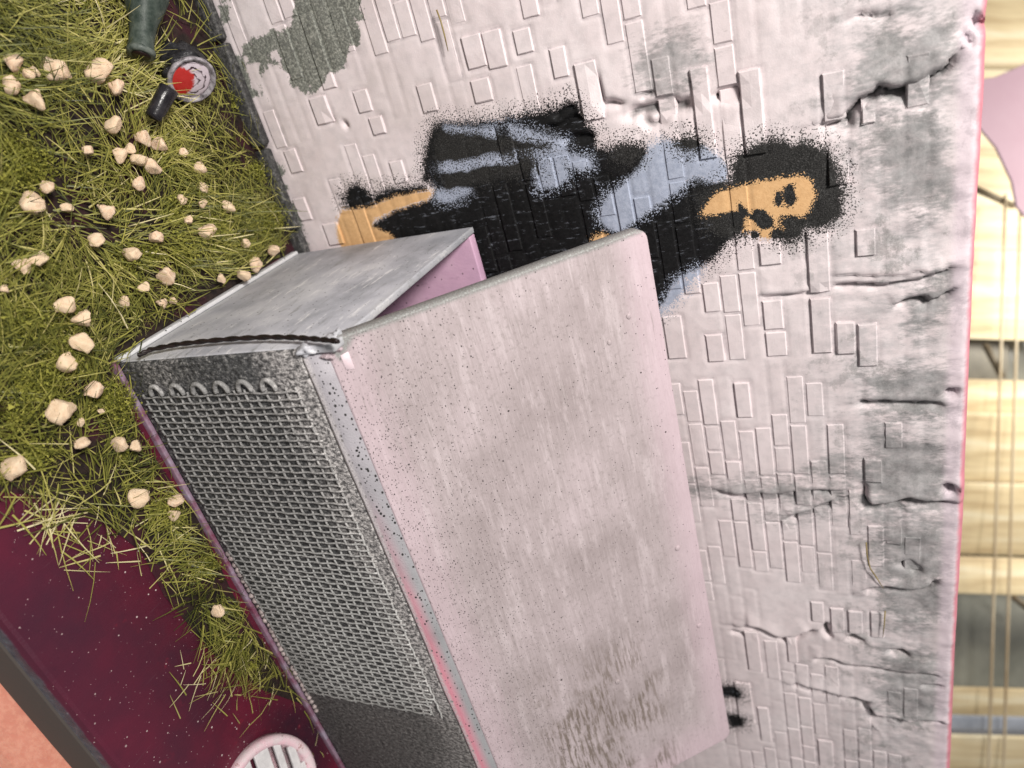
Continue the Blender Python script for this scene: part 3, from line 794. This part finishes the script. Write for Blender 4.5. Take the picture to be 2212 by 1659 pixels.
# black twisted cord hung from the hinge corner
pa = at(300, 767, 0, -.02)
ctl = [at(u_, v_, 0, -.022) for u_, v_ in [(298, 768), (325, 755), (380, 744), (440, 737), (510, 731), (580, 728), (640, 729), (690, 733), (730, 737)]]
pts = []
for i in range(len(ctl) - 1):
    for k in range(8): pts.append(ctl[i] * (1 - k / 8) + ctl[i + 1] * k / 8)
pts.append(ctl[-1])
for s in (0, math.pi):
    st = []
    for i, p in enumerate(pts):
        a = i * .8 + s; st.append((p[0] + .005 * math.cos(a), p[1] + .002, p[2]) if False else (p[0] + .0028 * math.cos(a), p[1] + .0028 * math.sin(a), p[2]))
    V_, F_ = tube(st, .0058, 7); o = from_np('cord_strand', V_, F_, CORD, bin_)

# ------------------------------------------------------------------ loose things on the ground
# green bottle
bt = empty('glass_bottle', (0, 0, 0)); tag(bt, 'dark green bottle lying in the grass with its neck towards the bin', 'bottle')
mouth = Vector(at(305, 116, 2, .09)); tail = Vector(at(317, -60, 2, .10)); ax = (tail - mouth)
GREEN = simple('green_glass', (.010, .022, .017), (.085, .105, .09), 26, .5, .4, .35)
GREY = simple('bottle_wear', (.02, .035, .03), (.16, .18, .16), 40, .5)
def wb(i, th, r, h): return r * (1 + .05 * math.sin(3 * th + i * .6)), h
V_, F_ = lathe([(.0, .030), (.0, .038), (.012, .040), (.03, .037), (.07, .037), (.11, .042), (.15, .056), (.19, .066), (.30, .068), (.42, .068), (.44, .05)], ax, mouth, 32, wb)
from_np('body', V_, F_, GREEN, bt)
V_, F_ = lathe([(-.004, .026), (-.005, .040), (.006, .0425), (.014, .040)], ax, mouth, 32); from_np('neck_ring', V_, F_, GREY, bt)
V_, F_ = lathe([(-.0075, .027), (-.006, .0275)], ax, mouth, 24); from_np('mouth_shade_disc', V_, F_, simple('mouth_shade', (.01, .004, .004), (.02, .006, .006)), bt)  # dark disc on the closed end, painting the shade inside the mouth
# crushed can
cn = empty('crushed_can', (0, 0, 0)); tag(cn, 'crushed black and red can showing its white brushed end by the wall', 'can')
cc = Vector(at(414, 172, 2, .095)); tocam = (Vector(C) - cc).normalized()
axc = (tocam + Vector((.50, .35, -.1))).normalized()
g_ = G('can_end'); o_ = g_.obj(); rn = g_.n('ShaderNodeTexNoise'); rn.inputs['Scale'].default_value = 45; rn.inputs['Detail'].default_value = 4
g_.put(rn.inputs['Vector'], o_)
f_ = rn.outputs['Fac']; d_ = g_.n('ShaderNodeVectorMath', operation='DISTANCE'); g_.put(d_.inputs[0], o_); d_.inputs[1].default_value = tuple(cc)
wv = g_.math('SINE', g_.math('MULTIPLY', g_.math('ADD', d_.outputs['Value'], g_.math('MULTIPLY', f_, .03)), 300))
cwhite = g_.mix(g_.step(g_.math('ADD', wv, g_.math('MULTIPLY', f_, 2.2)), -.1, .75), (.03, .015, .02), (.55, .48, .53))
redp = Vector(at(385, 195, 2, .10)); d2 = g_.n('ShaderNodeVectorMath', operation='DISTANCE'); g_.put(d2.inputs[0], o_); d2.inputs[1].default_value = tuple(redp)
cwhite = g_.mix(g_.step(g_.math('ADD', d2.outputs['Value'], g_.math('MULTIPLY', f_, .04)), .105, .095), cwhite, (.42, .018, .014))
CANEND = g_.out(cwhite, .35, .5, g_.bump(f_, .4, .006))
CANSIDE = simple('can_side', (.006, .006, .008), (.045, .045, .05), 55, .35, .6)
def cw(i, th, r, h): return r * (1 + .07 * math.sin(9 * th + i) + .06 * math.sin(4 * th + 2 * i)), h + .008 * math.sin(5 * th + i)
V_, F_ = lathe([(-.13, .05), (-.115, .074), (-.09, .078), (-.065, .068), (-.04, .080), (-.015, .084), (-.006, .082)], axc, cc, 48, cw); from_np('can_body', V_, F_, CANSIDE, cn)
V_, F_ = lathe([(-.010, .080), (.003, .083), (.010, .080), (.010, .074), (.002, .068)], axc, cc, 48, lambda i, th, r, h: (r * (1 + .012 * math.sin(14 * th)), h)); from_np('can_rim', V_, F_, simple('rim_paint', (.02, .015, .018), (.45, .42, .45), 40, .35), cn)
V_, F_ = lathe([(.0, .0745), (.003, .060), (.008, .045), (.010, .02), (.011, .001)], axc, cc, 48, None, False); from_np('can_end', V_, F_, CANEND, cn)
# black pipe stub
ps = empty('pipe_stub', (0, 0, 0)); tag(ps, 'short glossy black pipe stub leaning beside the crushed can', 'pipe')
a_, b_ = Vector(at(366, 190, 2, .13)), Vector(at(334, 250, 2, .085))
BLK = simple('black_gloss', (.006, .005, .007), (.03, .028, .032), 20, .25, .3)
V_, F_ = lathe([(0, .018), (0, .026), (.004, .029), (.05, .028), (.10, .028), (.112, .027), (.112, .018)], b_ - a_, a_, 24, lambda i, th, r, h: (r * (1 + .05 * math.sin(2 * th + i)), h)); from_np('pipe_body', V_, F_, BLK, ps)
V_, F_ = lathe([(.113, .017), (.1135, .0175)], b_ - a_, a_, 20); from_np('bore_shade_disc', V_, F_, simple('bore_shade', (.003, .003, .003), (.006, .005, .005)), ps)  # black disc over the capped end, shade of the bore as colour
# slotted round cap on the bare base
wc = empty('slotted_grate', (0, 0, 0)); tag(wc, 'round pink and white slotted grate lying on the bare maroon base', 'grate')
ctr = Vector(at(584, 1716, 2, .06)); CR = .205
axw = (Vector((0, 0, 1)) * .8 + (Vector(C) - ctr).normalized() * .35).normalized()
g_ = G('cap_paint'); o_ = g_.obj(); n_ = g_.noise(o_, 16, 5, .7); n2_ = g_.noise(o_, 70, 4, .7)
cc_ = g_.ramp(n_, [(.32, (.62, .56, .57)), (.55, (.70, .50, .55)), (.72, (.78, .45, .52))])
cc_ = g_.mix(g_.step(g_.noise(o_, 28, 5, .75), .58, .66, 0, .85), cc_, (.30, .13, .11))
CAP = g_.out(g_.mix(g_.step(n2_, .62, .75, 0, .6), cc_, (.08, .07, .07)), .5, .4, g_.bump(n2_, .3, .006))
CAPW = simple('cap_white', (.50, .49, .50), (.68, .66, .67), 30, .5)
V_, F_ = lathe([(-.05, CR), (.0, CR * 1.0), (.014, CR * .985), (.022, CR * .93), (.018, CR * .84), (.004, CR * .80), (-.05, CR * .80)], axw, ctr, 56); from_np('rim', V_, F_, CAP, wc)
u_ = (Vector((.93, -.30, 0)) - axw * axw.dot(Vector((.93, -.30, 0)))).normalized(); v_ = axw.cross(u_)
off = [-.145, -.098, -.05, .012, .078, .13]; wid = [.016, .014, .014, .030, .014, .016]
for o_, w_ in zip(off, wid):                   # bars of the grate, slots open between them
    ln_ = math.sqrt(max(0, (CR * .86) ** 2 - (abs(o_) + w_) ** 2)) + .012
    b = box_bm((-ln_, -w_, -.004), (ln_, w_, .010), .004, 2)
    for v in b.verts: v.co = ctr + u_ * v.co.x + v_ * (v.co.y + o_) + axw * v.co.z
    from_bm('grate_bar', b, CAPW, wc, False)
b = box_bm((-.022, -CR * .82, -.006), (.022, CR * .82, .006), .004, 2)
for v in b.verts: v.co = ctr + u_ * v.co.x + v_ * v.co.y + axw * v.co.z
from_bm('cross_bar', b, CAPW, wc, False)

# ------------------------------------------------------------------ pebbles
STONES = [(30,138,20),(62,160,15),(120,150,27),(215,157,27),(75,215,24),(25,185,21),(250,188,19),(75,155,11),(245,268,20),(310,300,19),(345,312,17),(258,335,15),(283,322,12),(300,345,17),(330,360,18),(432,360,15),(300,397,15),(105,405,17),(70,438,26),(145,450,14),(228,455,19),(393,432,12),(437,408,13),(492,448,18),(437,438,11),(207,518,15),(337,512,15),(405,475,10),(285,548,21),(448,500,17),(362,595,22),(530,525,12),(592,542,14),(553,570,17),(85,558,19),(48,575,19),(310,620,13),(350,655,12),(375,650,10),(525,595,15),(268,652,13),(143,660,19),(178,688,20),(175,743,25),(147,783,23),(202,845,21),(135,887,28),(218,890,8),(175,912,10),(175,957,14),(258,960,17),(295,965,14),(32,1010,29),(298,1073,25),(380,1083,15),(377,1112,14),(470,1320,13),(8,625,12),(190,325,13),(395,330,11),(478,600,12)]
protos = []
for s in range(8):
    b = bmesh.new(); bmesh.ops.create_icosphere(b, subdivisions=3, radius=1)
    r_ = random.Random(s)
    cuts = [(Vector((r_.gauss(0, 1), r_.gauss(0, 1), r_.gauss(0, 1))).normalized(), r_.uniform(.5, .82)) for _ in range(11)]
    for v in b.verts:
        c = v.co.copy()
        for n_, d_ in cuts:
            e_ = c.dot(n_) - d_
            if e_ > 0: c -= n_ * e_ * .95
        k = 1 + .10 * float(vnoise(c.x * 2 + s * 3, c.y * 2 + c.z * 3.1, 1.3, 21)) + .05 * float(vnoise(c.x * 5 + s, c.y * 5 - c.z * 6, 1.2, 22))
        v.co = c * k
    me = bpy.data.meshes.new('pebble'); b.to_mesh(me); b.free(); me.materials.append(STONE)
    me.polygons.foreach_set('use_smooth', [True] * len(me.polygons)); protos.append(me)
LAND = [('the crushed can', at(414, 172, 2, 0)), ("the bin's front foot", at(245, 790, 2, 0)), ("the bin's back foot", at(640, 552, 2, 0)),
        ('the bottle mouth', at(300, 120, 2, 0)), ('the bare maroon patch', at(60, 1100, 2, 0)), ('the slotted grate', at(586, 1690, 2, 0)), ('the pipe stub', at(334, 250, 2, 0)), ('the left picture edge', None)]
ORD = ['nearest', 'second nearest', 'third nearest', 'fourth nearest', 'fifth nearest', 'sixth nearest', 'seventh nearest', 'eighth nearest', 'ninth nearest', 'tenth nearest', 'eleventh nearest', 'twelfth nearest', 'thirteenth nearest', 'fourteenth nearest', 'fifteenth nearest', 'sixteenth nearest', 'seventeenth nearest', 'eighteenth nearest', 'nineteenth nearest', 'twentieth nearest']
ground_pt = [at(u_, v_, 2, .03) for u_, v_, _ in STONES]
ranks = {}
for nm, P in LAND:
    for k, i in enumerate(sorted(range(len(STONES)), key=lambda i: STONES[i][0] if P is None else np.linalg.norm(ground_pt[i] - P))):
        if k < len(ORD) and (i not in ranks or k < ranks[i][0]): ranks[i] = (k, nm)
pr_ = random.Random(3)
for i, (u_, v_, r_) in enumerate(STONES):
    p = at(u_, v_, 2, .045 + .03 * pr_.random()); dep = proj(p)[2]; rad = r_ * dep / F * 1.08
    o = bpy.data.objects.new('pebble', protos[pr_.randrange(8)]); col.objects.link(o)
    o.scale = (rad * pr_.uniform(.95, 1.2), rad * pr_.uniform(.85, 1.05), rad * pr_.uniform(.85, 1.05))
    o.rotation_euler = (pr_.uniform(0, 6), pr_.uniform(0, 6), pr_.uniform(0, 6))
    o.location = p
    size = 'large' if r_ >= 23 else 'small' if r_ < 15 else 'mid-sized'
    if i in ranks: lab = '%s tan pebble in the grass, %s to %s' % (size, ORD[ranks[i][0]], ranks[i][1])
    else: lab = 'tan pebble in the middle of the grass, away from bin and wall'
    tag(o, lab, 'pebble', 'tan pebbles scattered in the grass')

# ------------------------------------------------------------------ grass and foam turf (uncountable)
GR = [at(u_, v_, 2, 0)[:2] for u_, v_ in [(-120, -220), (440, -220), (470, 0), (560, 260), (655, 555), (600, 575), (240, 790), (330, 970), (420, 1130), (500, 1290), (610, 1440), (690, 1540), (560, 1500), (470, 1420), (370, 1290), (300, 1195), (200, 1120), (90, 1080), (-120, 1040)]]
GR = np.array(GR)
g_ = G('dark_underlay'); o_ = g_.pos(); n_ = g_.noise(o_, 30, 5, .7)
UNDERLAY = g_.out(g_.mix(g_.step(g_.noise(o_, 5, 4, .6), .5, .62, 0, .8), g_.ramp(n_, [(.35, (.008, .005, .005)), (.65, (.03, .018, .014))]), (.045, .008, .016)), .7, .3, g_.bump(n_, .5, .01))
b = bmesh.new()
sv = [b.verts.new((p_[0] + .03 * math.sin(k * 2.1), min(p_[1] + .02 * math.sin(k * 1.7), -.03), .004)) for k, p_ in enumerate(GR) ]
b.faces.new(sv); bmesh.ops.triangulate(b, faces=b.faces)
grass_underlay = from_bm('grass_underlay', b, UNDERLAY, None, False); tag(grass_underlay, 'dark layer under the grass fibres', None, None, 'structure')  # near-black sheet that shows between the fibres
CANP = np.array(at(390, 165, 2, 0)[:2]); BTP = np.array(at(350, 40, 2, 0)[:2])
gvs, gfs, gt = [], [], []
gg = np.random.default_rng(5)
lo = GR.min(0); hi = GR.max(0)
N = 130000
P = gg.uniform(lo, hi, (N, 2))
sd = poly_sdf(P[:, 0], P[:, 1], GR)
dens = np.clip((sd + .02) / .08, 0, 1) * (.66 + .7 * vnoise(P[:, 0], P[:, 1], 8, 41))
dens = dens * np.clip((np.linalg.norm(P - CANP, axis=1) - .06) / .1, .06, 1) * np.clip((np.linalg.norm(P - BTP, axis=1) - .05) / .12, .05, 1)
dens *= np.where(P[:, 1] > -.10, .25, 1)
keep = gg.random(N) < dens * .42
P = P[keep]; sd = sd[keep]
extra = np.array([at(u_, v_, 2, 0)[:2] for u_, v_ in gg.normal([330, 1180], [130, 50], (60, 2))] + [at(u_, v_, 2, 0)[:2] for u_, v_ in gg.normal([540, 1470], [60, 45], (50, 2))] + [at(u_, v_, 2, 0)[:2] for u_, v_ in gg.normal([110, 1120], [70, 35], (45, 2))] + [at(u_, v_, 2, 0)[:2] for u_, v_ in gg.normal([420, 1470], [20, 15], (10, 2))] + [at(u_, v_, 2, 0)[:2] for u_, v_ in gg.normal([690, 1640], [20, 14], (12, 2))])
ex = np.array([e for e in extra if not (e[1] > -1.03 and e[0] > -.02)])
P = np.vstack([P, ex])
n = len(P)
flow = vnoise(P[:, 0], P[:, 1], 2.4, 42) * math.pi * 1.6
az = flow + gg.normal(0, .85, n)
lean = np.clip(gg.normal(1.02, .36, n), .05, 1.54)
lean[-len(ex):] = gg.uniform(1.2, 1.52, len(ex))
Ln = np.clip(gg.normal(.112, .04, n), .04, .24); Wd = gg.uniform(.0010, .0027, n)
bend = gg.normal(.35, .45, n)
hgt0 = np.where(lean > 1.2, gg.uniform(.004, .05, n), -.005); hgt0[-len(ex):] = gg.uniform(.004, .012, len(ex))
tint = np.clip(.40 + .20 * vnoise(P[:, 0], P[:, 1], 3.3, 43) + gg.normal(0, .17, n) + np.where(gg.random(n) < .10, .3, 0), 0, 1)
tint[-len(ex):] = gg.uniform(.5, 1, len(ex))
K = 4
sgs = np.linspace(0, 1, K)
cur = np.stack([P[:, 0], P[:, 1], hgt0], 1)
dirh = np.stack([np.cos(az), np.sin(az)], 1); perp = np.stack([-np.sin(az), np.cos(az), np.zeros(n)], 1)
rows = []
for k in range(K):
    wdt = Wd * (1 - .75 * sgs[k] ** 2)
    rows.append((cur - perp * wdt[:, None], cur + perp * wdt[:, None]))
    an = lean + bend * sgs[k]; an = np.minimum(an, np.where(cur[:, 2] < .012, 1.52, 1.75))
    st_ = Ln / (K - 1)
    cur = cur + np.stack([dirh[:, 0] * np.sin(an) * st_, dirh[:, 1] * np.sin(an) * st_, np.cos(an) * st_], 1)
# keep blades out of wall and bin
tip = cur
ok = ~((tip[:, 1] > -.05)) & ~((tip[:, 0] > -.02) & (tip[:, 1] > -1.02) & (tip[:, 2] < .85))
ok &= ~((P[:, 0] > -.02) & (P[:, 1] > -1.02))
Vb = np.stack([r for pair in rows for r in pair], 1)[ok]          # (n, 2K, 3)
tint = tint[ok]; n = len(Vb)
Vb[:, :, 2] = np.maximum(Vb[:, :, 2], -.004)
base_i = (np.arange(n) * 2 * K)[:, None]
q_ = np.concatenate([base_i + np.array([2 * k, 2 * k + 1, 2 * k + 3, 2 * k + 2]) for k in range(K - 1)], 1).reshape(-1, 4)
me = bpy.data.meshes.new('grass'); me.from_pydata(Vb.reshape(-1, 3).tolist(), [], q_.tolist()); me.update()
a = me.attributes.new('tint', 'FLOAT', 'POINT'); a.data.foreach_set('value', np.repeat(tint, 2 * K).astype(np.float32))
grass = link('grass', me, BLADE)
tag(grass, 'olive green static grass fibres covering the ground by the wall', 'grass', None, 'stuff')
# foam turf crumbs
cl = []
for k in range(34):
    for _ in range(60):
        p = gg.uniform(lo, hi)
        if poly_sdf(np.array([p[0]]), np.array([p[1]]), GR)[0] > .03 and np.linalg.norm(p - CANP) > .16 and np.linalg.norm(p - BTP) > .14 and not (p[0] > -.06 and p[1] > -1.05): break
    cl.append((p, gg.uniform(.02, .055)))
for u_, v_ in [(30, 385), (20, 330), (380, 540), (270, 560), (560, 490), (575, 470), (30, 690), (60, 700), (70, 830), (250, 860), (20, 900), (450, 500), (120, 780), (230, 880)]:
    cl.append((at(u_, v_, 2, 0)[:2], .055))
tv, tf, tt = [], [], []
for c, r_ in cl:
    m_ = int(1500 * (r_ / .06) ** 2)
    ce = np.column_stack([gg.normal(c[0], r_ * .55, m_), gg.normal(c[1], r_ * .55, m_), np.abs(gg.normal(.015, r_ * .5, m_))])
    s_ = gg.uniform(.0018, .0045, m_)
    for j in range(3): tv.append(ce + gg.normal(0, 1, (m_, 3)) * s_[:, None])
    tt.append(np.clip(gg.normal(.5, .25, m_), 0, 1))
A = np.concatenate(tv[0::3]); B = np.concatenate(tv[1::3]); D = np.concatenate(tv[2::3]); tt = np.concatenate(tt)
okm = ~((A[:, 0] > -.02) & (A[:, 1] > -1.02)) & (A[:, 1] < -.05)
A, B, D, tt = A[okm], B[okm], D[okm], tt[okm]
m_ = len(A); Vt = np.stack([A, B, D], 1).reshape(-1, 3); Vt[:, 2] = np.maximum(Vt[:, 2], .001)
me = bpy.data.meshes.new('turf'); me.from_pydata(Vt.tolist(), [], np.arange(3 * m_).reshape(-1, 3).tolist()); me.update()
a = me.attributes.new('tint', 'FLOAT', 'POINT'); a.data.foreach_set('value', np.repeat(tt, 3).astype(np.float32))
turf = link('moss_turf', me, MOSS, None, False)
tag(turf, 'yellow green foam turf crumbs among the grass fibres', 'moss', None, 'stuff')

# stray fibres stuck on the wall
def stray(px, lab):
    pts = [at(u_, v_, 1, -.022) for u_, v_ in px]
    V_, F_ = tube(pts, [.0028] * (len(pts) - 1) + [.0012], 5)
    o = from_np('grass_fibre', V_, F_, simple('dry_fibre', (.20, .14, .04), (.36, .29, .13), 30))
    tag(o, lab, 'grass fibre', 'loose fibres stuck on the wall')
stray([(943, 21), (952, 45), (960, 75), (968, 111)], 'brown curved fibre stuck on the wall above the stencilled jacket')
stray([(1871, 1172), (1873, 1200), (1880, 1228), (1895, 1250), (1908, 1271)], 'pale bent fibre stuck on the wall near its top edge')
stray([(1912, 1320), (1910, 1350), (1907, 1376)], 'short pale fibre on the wall between two small raised bricks')

# ------------------------------------------------------------------ hand holding the base from below
SKIN = None
g_ = G('skin'); o_ = g_.obj(); n_ = g_.noise(o_, 5, 4, .6); f_ = g_.noise(g_.map(o_, (1, 1.6, 1)), 38, 4, .7)
SKIN = g_.out(g_.mix(g_.step(f_, .4, .65, 0, .6), g_.ramp(n_, [(.3, (.56, .21, .15)), (.7, (.68, .29, .21))]), (.72, .36, .26)), .45, .4, g_.bump(f_, .2, .012), Subsurface_Weight=.15, Subsurface_Radius=(.1, .04, .02))
hv, he, hr = [], [], []
def chain(pts, rad, root=None):
    prev = root
    for p, r_ in zip(pts, rad):
        hv.append(p); hr.append(r_)
        if prev is not None: he.append((prev, len(hv) - 1))
        prev = len(hv) - 1
    return prev
hz = -.50
chain([(5.9, -1.2, -1.3), (4.9, -1.15, -.95), (4.1, -1.1, -.72)], [.66, .60, .55])   # forearm, wrist
wrist = 2
chain([(3.5, -1.05, hz - .06), (2.95, -1.05, hz - .02)], [.50, .46], wrist)
palm = 4
for k, (yy, tipx) in enumerate([(-1.60, .05), (-1.20, -.35), (-.80, -.15), (-.42, .45)]):   # fingers lie under the base
    kx = 2.35 + .08 * k
    chain([(kx, yy, hz), (kx - .42 * (kx - tipx), yy - .01, hz + .02), (kx - .75 * (kx - tipx), yy, hz + .02), (tipx, yy + .02, hz + .03)], [.235, .215, .205, .15], palm)
chain([(3.3, -1.62, hz + .02), (2.85, -1.93, hz + .16), (2.45, -1.97, -.22), (2.15, -1.93, -.13)], [.33, .25, .22, .15], wrist)   # thumb on the front face
me = bpy.data.meshes.new('hand'); me.from_pydata([tuple(map(float, v)) for v in hv], he, []); me.update()
hand = link('hand', me, SKIN, None, False)
sk_ = hand.modifiers.new('skin', 'SKIN')
for i, r_ in enumerate(hr): me.skin_vertices[0].data[i].radius = (r_, r_)
me.skin_vertices[0].data[4].use_root = True
ss = hand.modifiers.new('sub', 'SUBSURF'); ss.levels = 2; ss.render_levels = 3
tag(hand, 'bare hand gripping the front edge of the base, only skin showing', 'hand')

# ------------------------------------------------------------------ room behind: wooden window blind
bl = empty('window_blind', (0, 0, 0)); tag(bl, 'pale wooden slatted blind with cords, blurred beyond the wall top', 'blind')
g_ = G('blind_wood'); o_ = g_.obj(); n_ = g_.noise(g_.map(o_, (.4, 5, 2)), 1.3, 4, .6); f_ = g_.noise(g_.map(o_, (.6, 40, 4)), 2, 3, .6)
WOOD = g_.out(g_.mix(g_.step(f_, .55, .7, 0, .45), g_.ramp(n_, [(.3, (.50, .37, .21)), (.5, (.76, .63, .40)), (.7, (.88, .81, .62))]), (.55, .41, .22)), .45, .4)
PALE = simple('sill_paint', (.26, .25, .24), (.40, .38, .36), 2, .5)
DB = 9.0
def slab(name, y0, y1, mat, dep, tilt, x0=1960, x1=2420, thick=.05):
    p0 = at_depth(x0, (y0 + y1) / 2, dep); p1 = at_depth(x1, (y0 + y1) / 2, dep)
    hgt = (y1 - y0) / F * dep; L_ = np.linalg.norm(p1 - p0)
    b = box_bm((-L_ / 2, -hgt / 2, -thick / 2), (L_ / 2, hgt / 2, thick / 2), .015, 2)
    o = from_bm(name, b, mat, bl)
    q = Matrix.Identity(4)
    ex_, ey_ = Vector(R[0]), Vector(R[1]); ez_ = ex_.cross(ey_)
    for i in range(3): q[i][0] = ex_[i]; q[i][1] = ey_[i]; q[i][2] = ez_[i]; q[i][3] = (p0[i] + p1[i]) / 2
    o.matrix_local = q @ Matrix.Rotation(tilt, 4, 'X') @ Matrix.Rotation(.03, 4, 'Z')
    return o
for k, (y0, y1, t_) in enumerate([(-170, 2, .3), (4, 162, .35), (160, 335, .3), (332, 545, .15), (540, 735, .05), (822, 896, .1), (892, 1046, .2), (1040, 1206, .25), (1206, 1284, -.2), (1486, 1550, .1), (1574, 1860, .2)]):
    slab('slat', y0, y1, WOOD, DB + .12 * (k % 2), t_)
slab('window_pane', 560, 1000, simple('dim_window', (.22, .22, .19), (.34, .33, .28), .8, .2), DB + .9, 0)
slab('window_pane', 1180, 1560, simple('grey_window', (.20, .21, .19), (.42, .42, .37), .7, .2), DB + .9, 0)
slab('rail_and_gap_slab', 1548, 1578, simple('rail_paint', (.28, .31, .37), (.40, .43, .50), 3, .4), DB - .1, 0)
slab('rail_and_gap_slab', 735, 826, simple('dark_window_gap', (.12, .11, .09), (.20, .18, .14), 2, .5), DB + .3, 0, 1960, 2175)  # dark slab standing in for the window gap between slats
CORDW = simple('blind_cord', (.44, .32, .19), (.78, .68, .50), .9, .7)
for x0, x1 in [(2172, 2128), (2205, 2160)]:
    V_, F_ = tube([at_depth(x0 + (x1 - x0) * k / 6, 420 + 1500 * k / 6, DB - .35) for k in range(7)], .016, 8); from_np('ladder_cord', V_, F_, CORDW, bl)
for (u0, v0, u1, v1) in [(2090, 400, 2190, 445), (2128, 745, 2165, 815), (2190, 1290, 2240, 1330)]:
    V_, F_ = tube([at_depth(u0, v0, DB - .3), at_depth(u1, v1, DB - .3)], .04, 6); from_np('ladder_rung', V_, F_, simple('rung', (.10, .08, .05), (.18, .14, .09), 4), bl)
# pink cloth-like lump beyond the wall top
PL = simple('pink_card', (.55, .36, .44), (.64, .46, .54), .6, .7)
poly = [(2060, 178), (2150, 166), (2236, 128), (2330, 140), (2340, 420), (2262, 520), (2224, 480), (2196, 446), (2186, 392), (2152, 318), (2120, 280), (2090, 262)]
b = bmesh.new()
f1 = [b.verts.new(at_depth(u_, v_, 7.0)) for u_, v_ in poly]; f2 = [b.verts.new(at_depth(u_, v_, 7.0) + R[2] * .03) for u_, v_ in poly]
b.faces.new(f1); b.faces.new(f2[::-1])
for k in range(len(poly)): b.faces.new((f1[k], f2[k], f2[(k + 1) % len(poly)], f1[(k + 1) % len(poly)]))
bmesh.ops.recalc_face_normals(b, faces=b.faces)
bmesh.ops.bevel(b, geom=b.edges[:], offset=.006, segments=1, affect='EDGES')
pk = from_bm('pink_board', b, PL, None, False)
tag(pk, 'blurred pale pink board piece standing behind the wall top', 'board')
print('bricks', bk, 'blades', n, 'crumbs', m_)
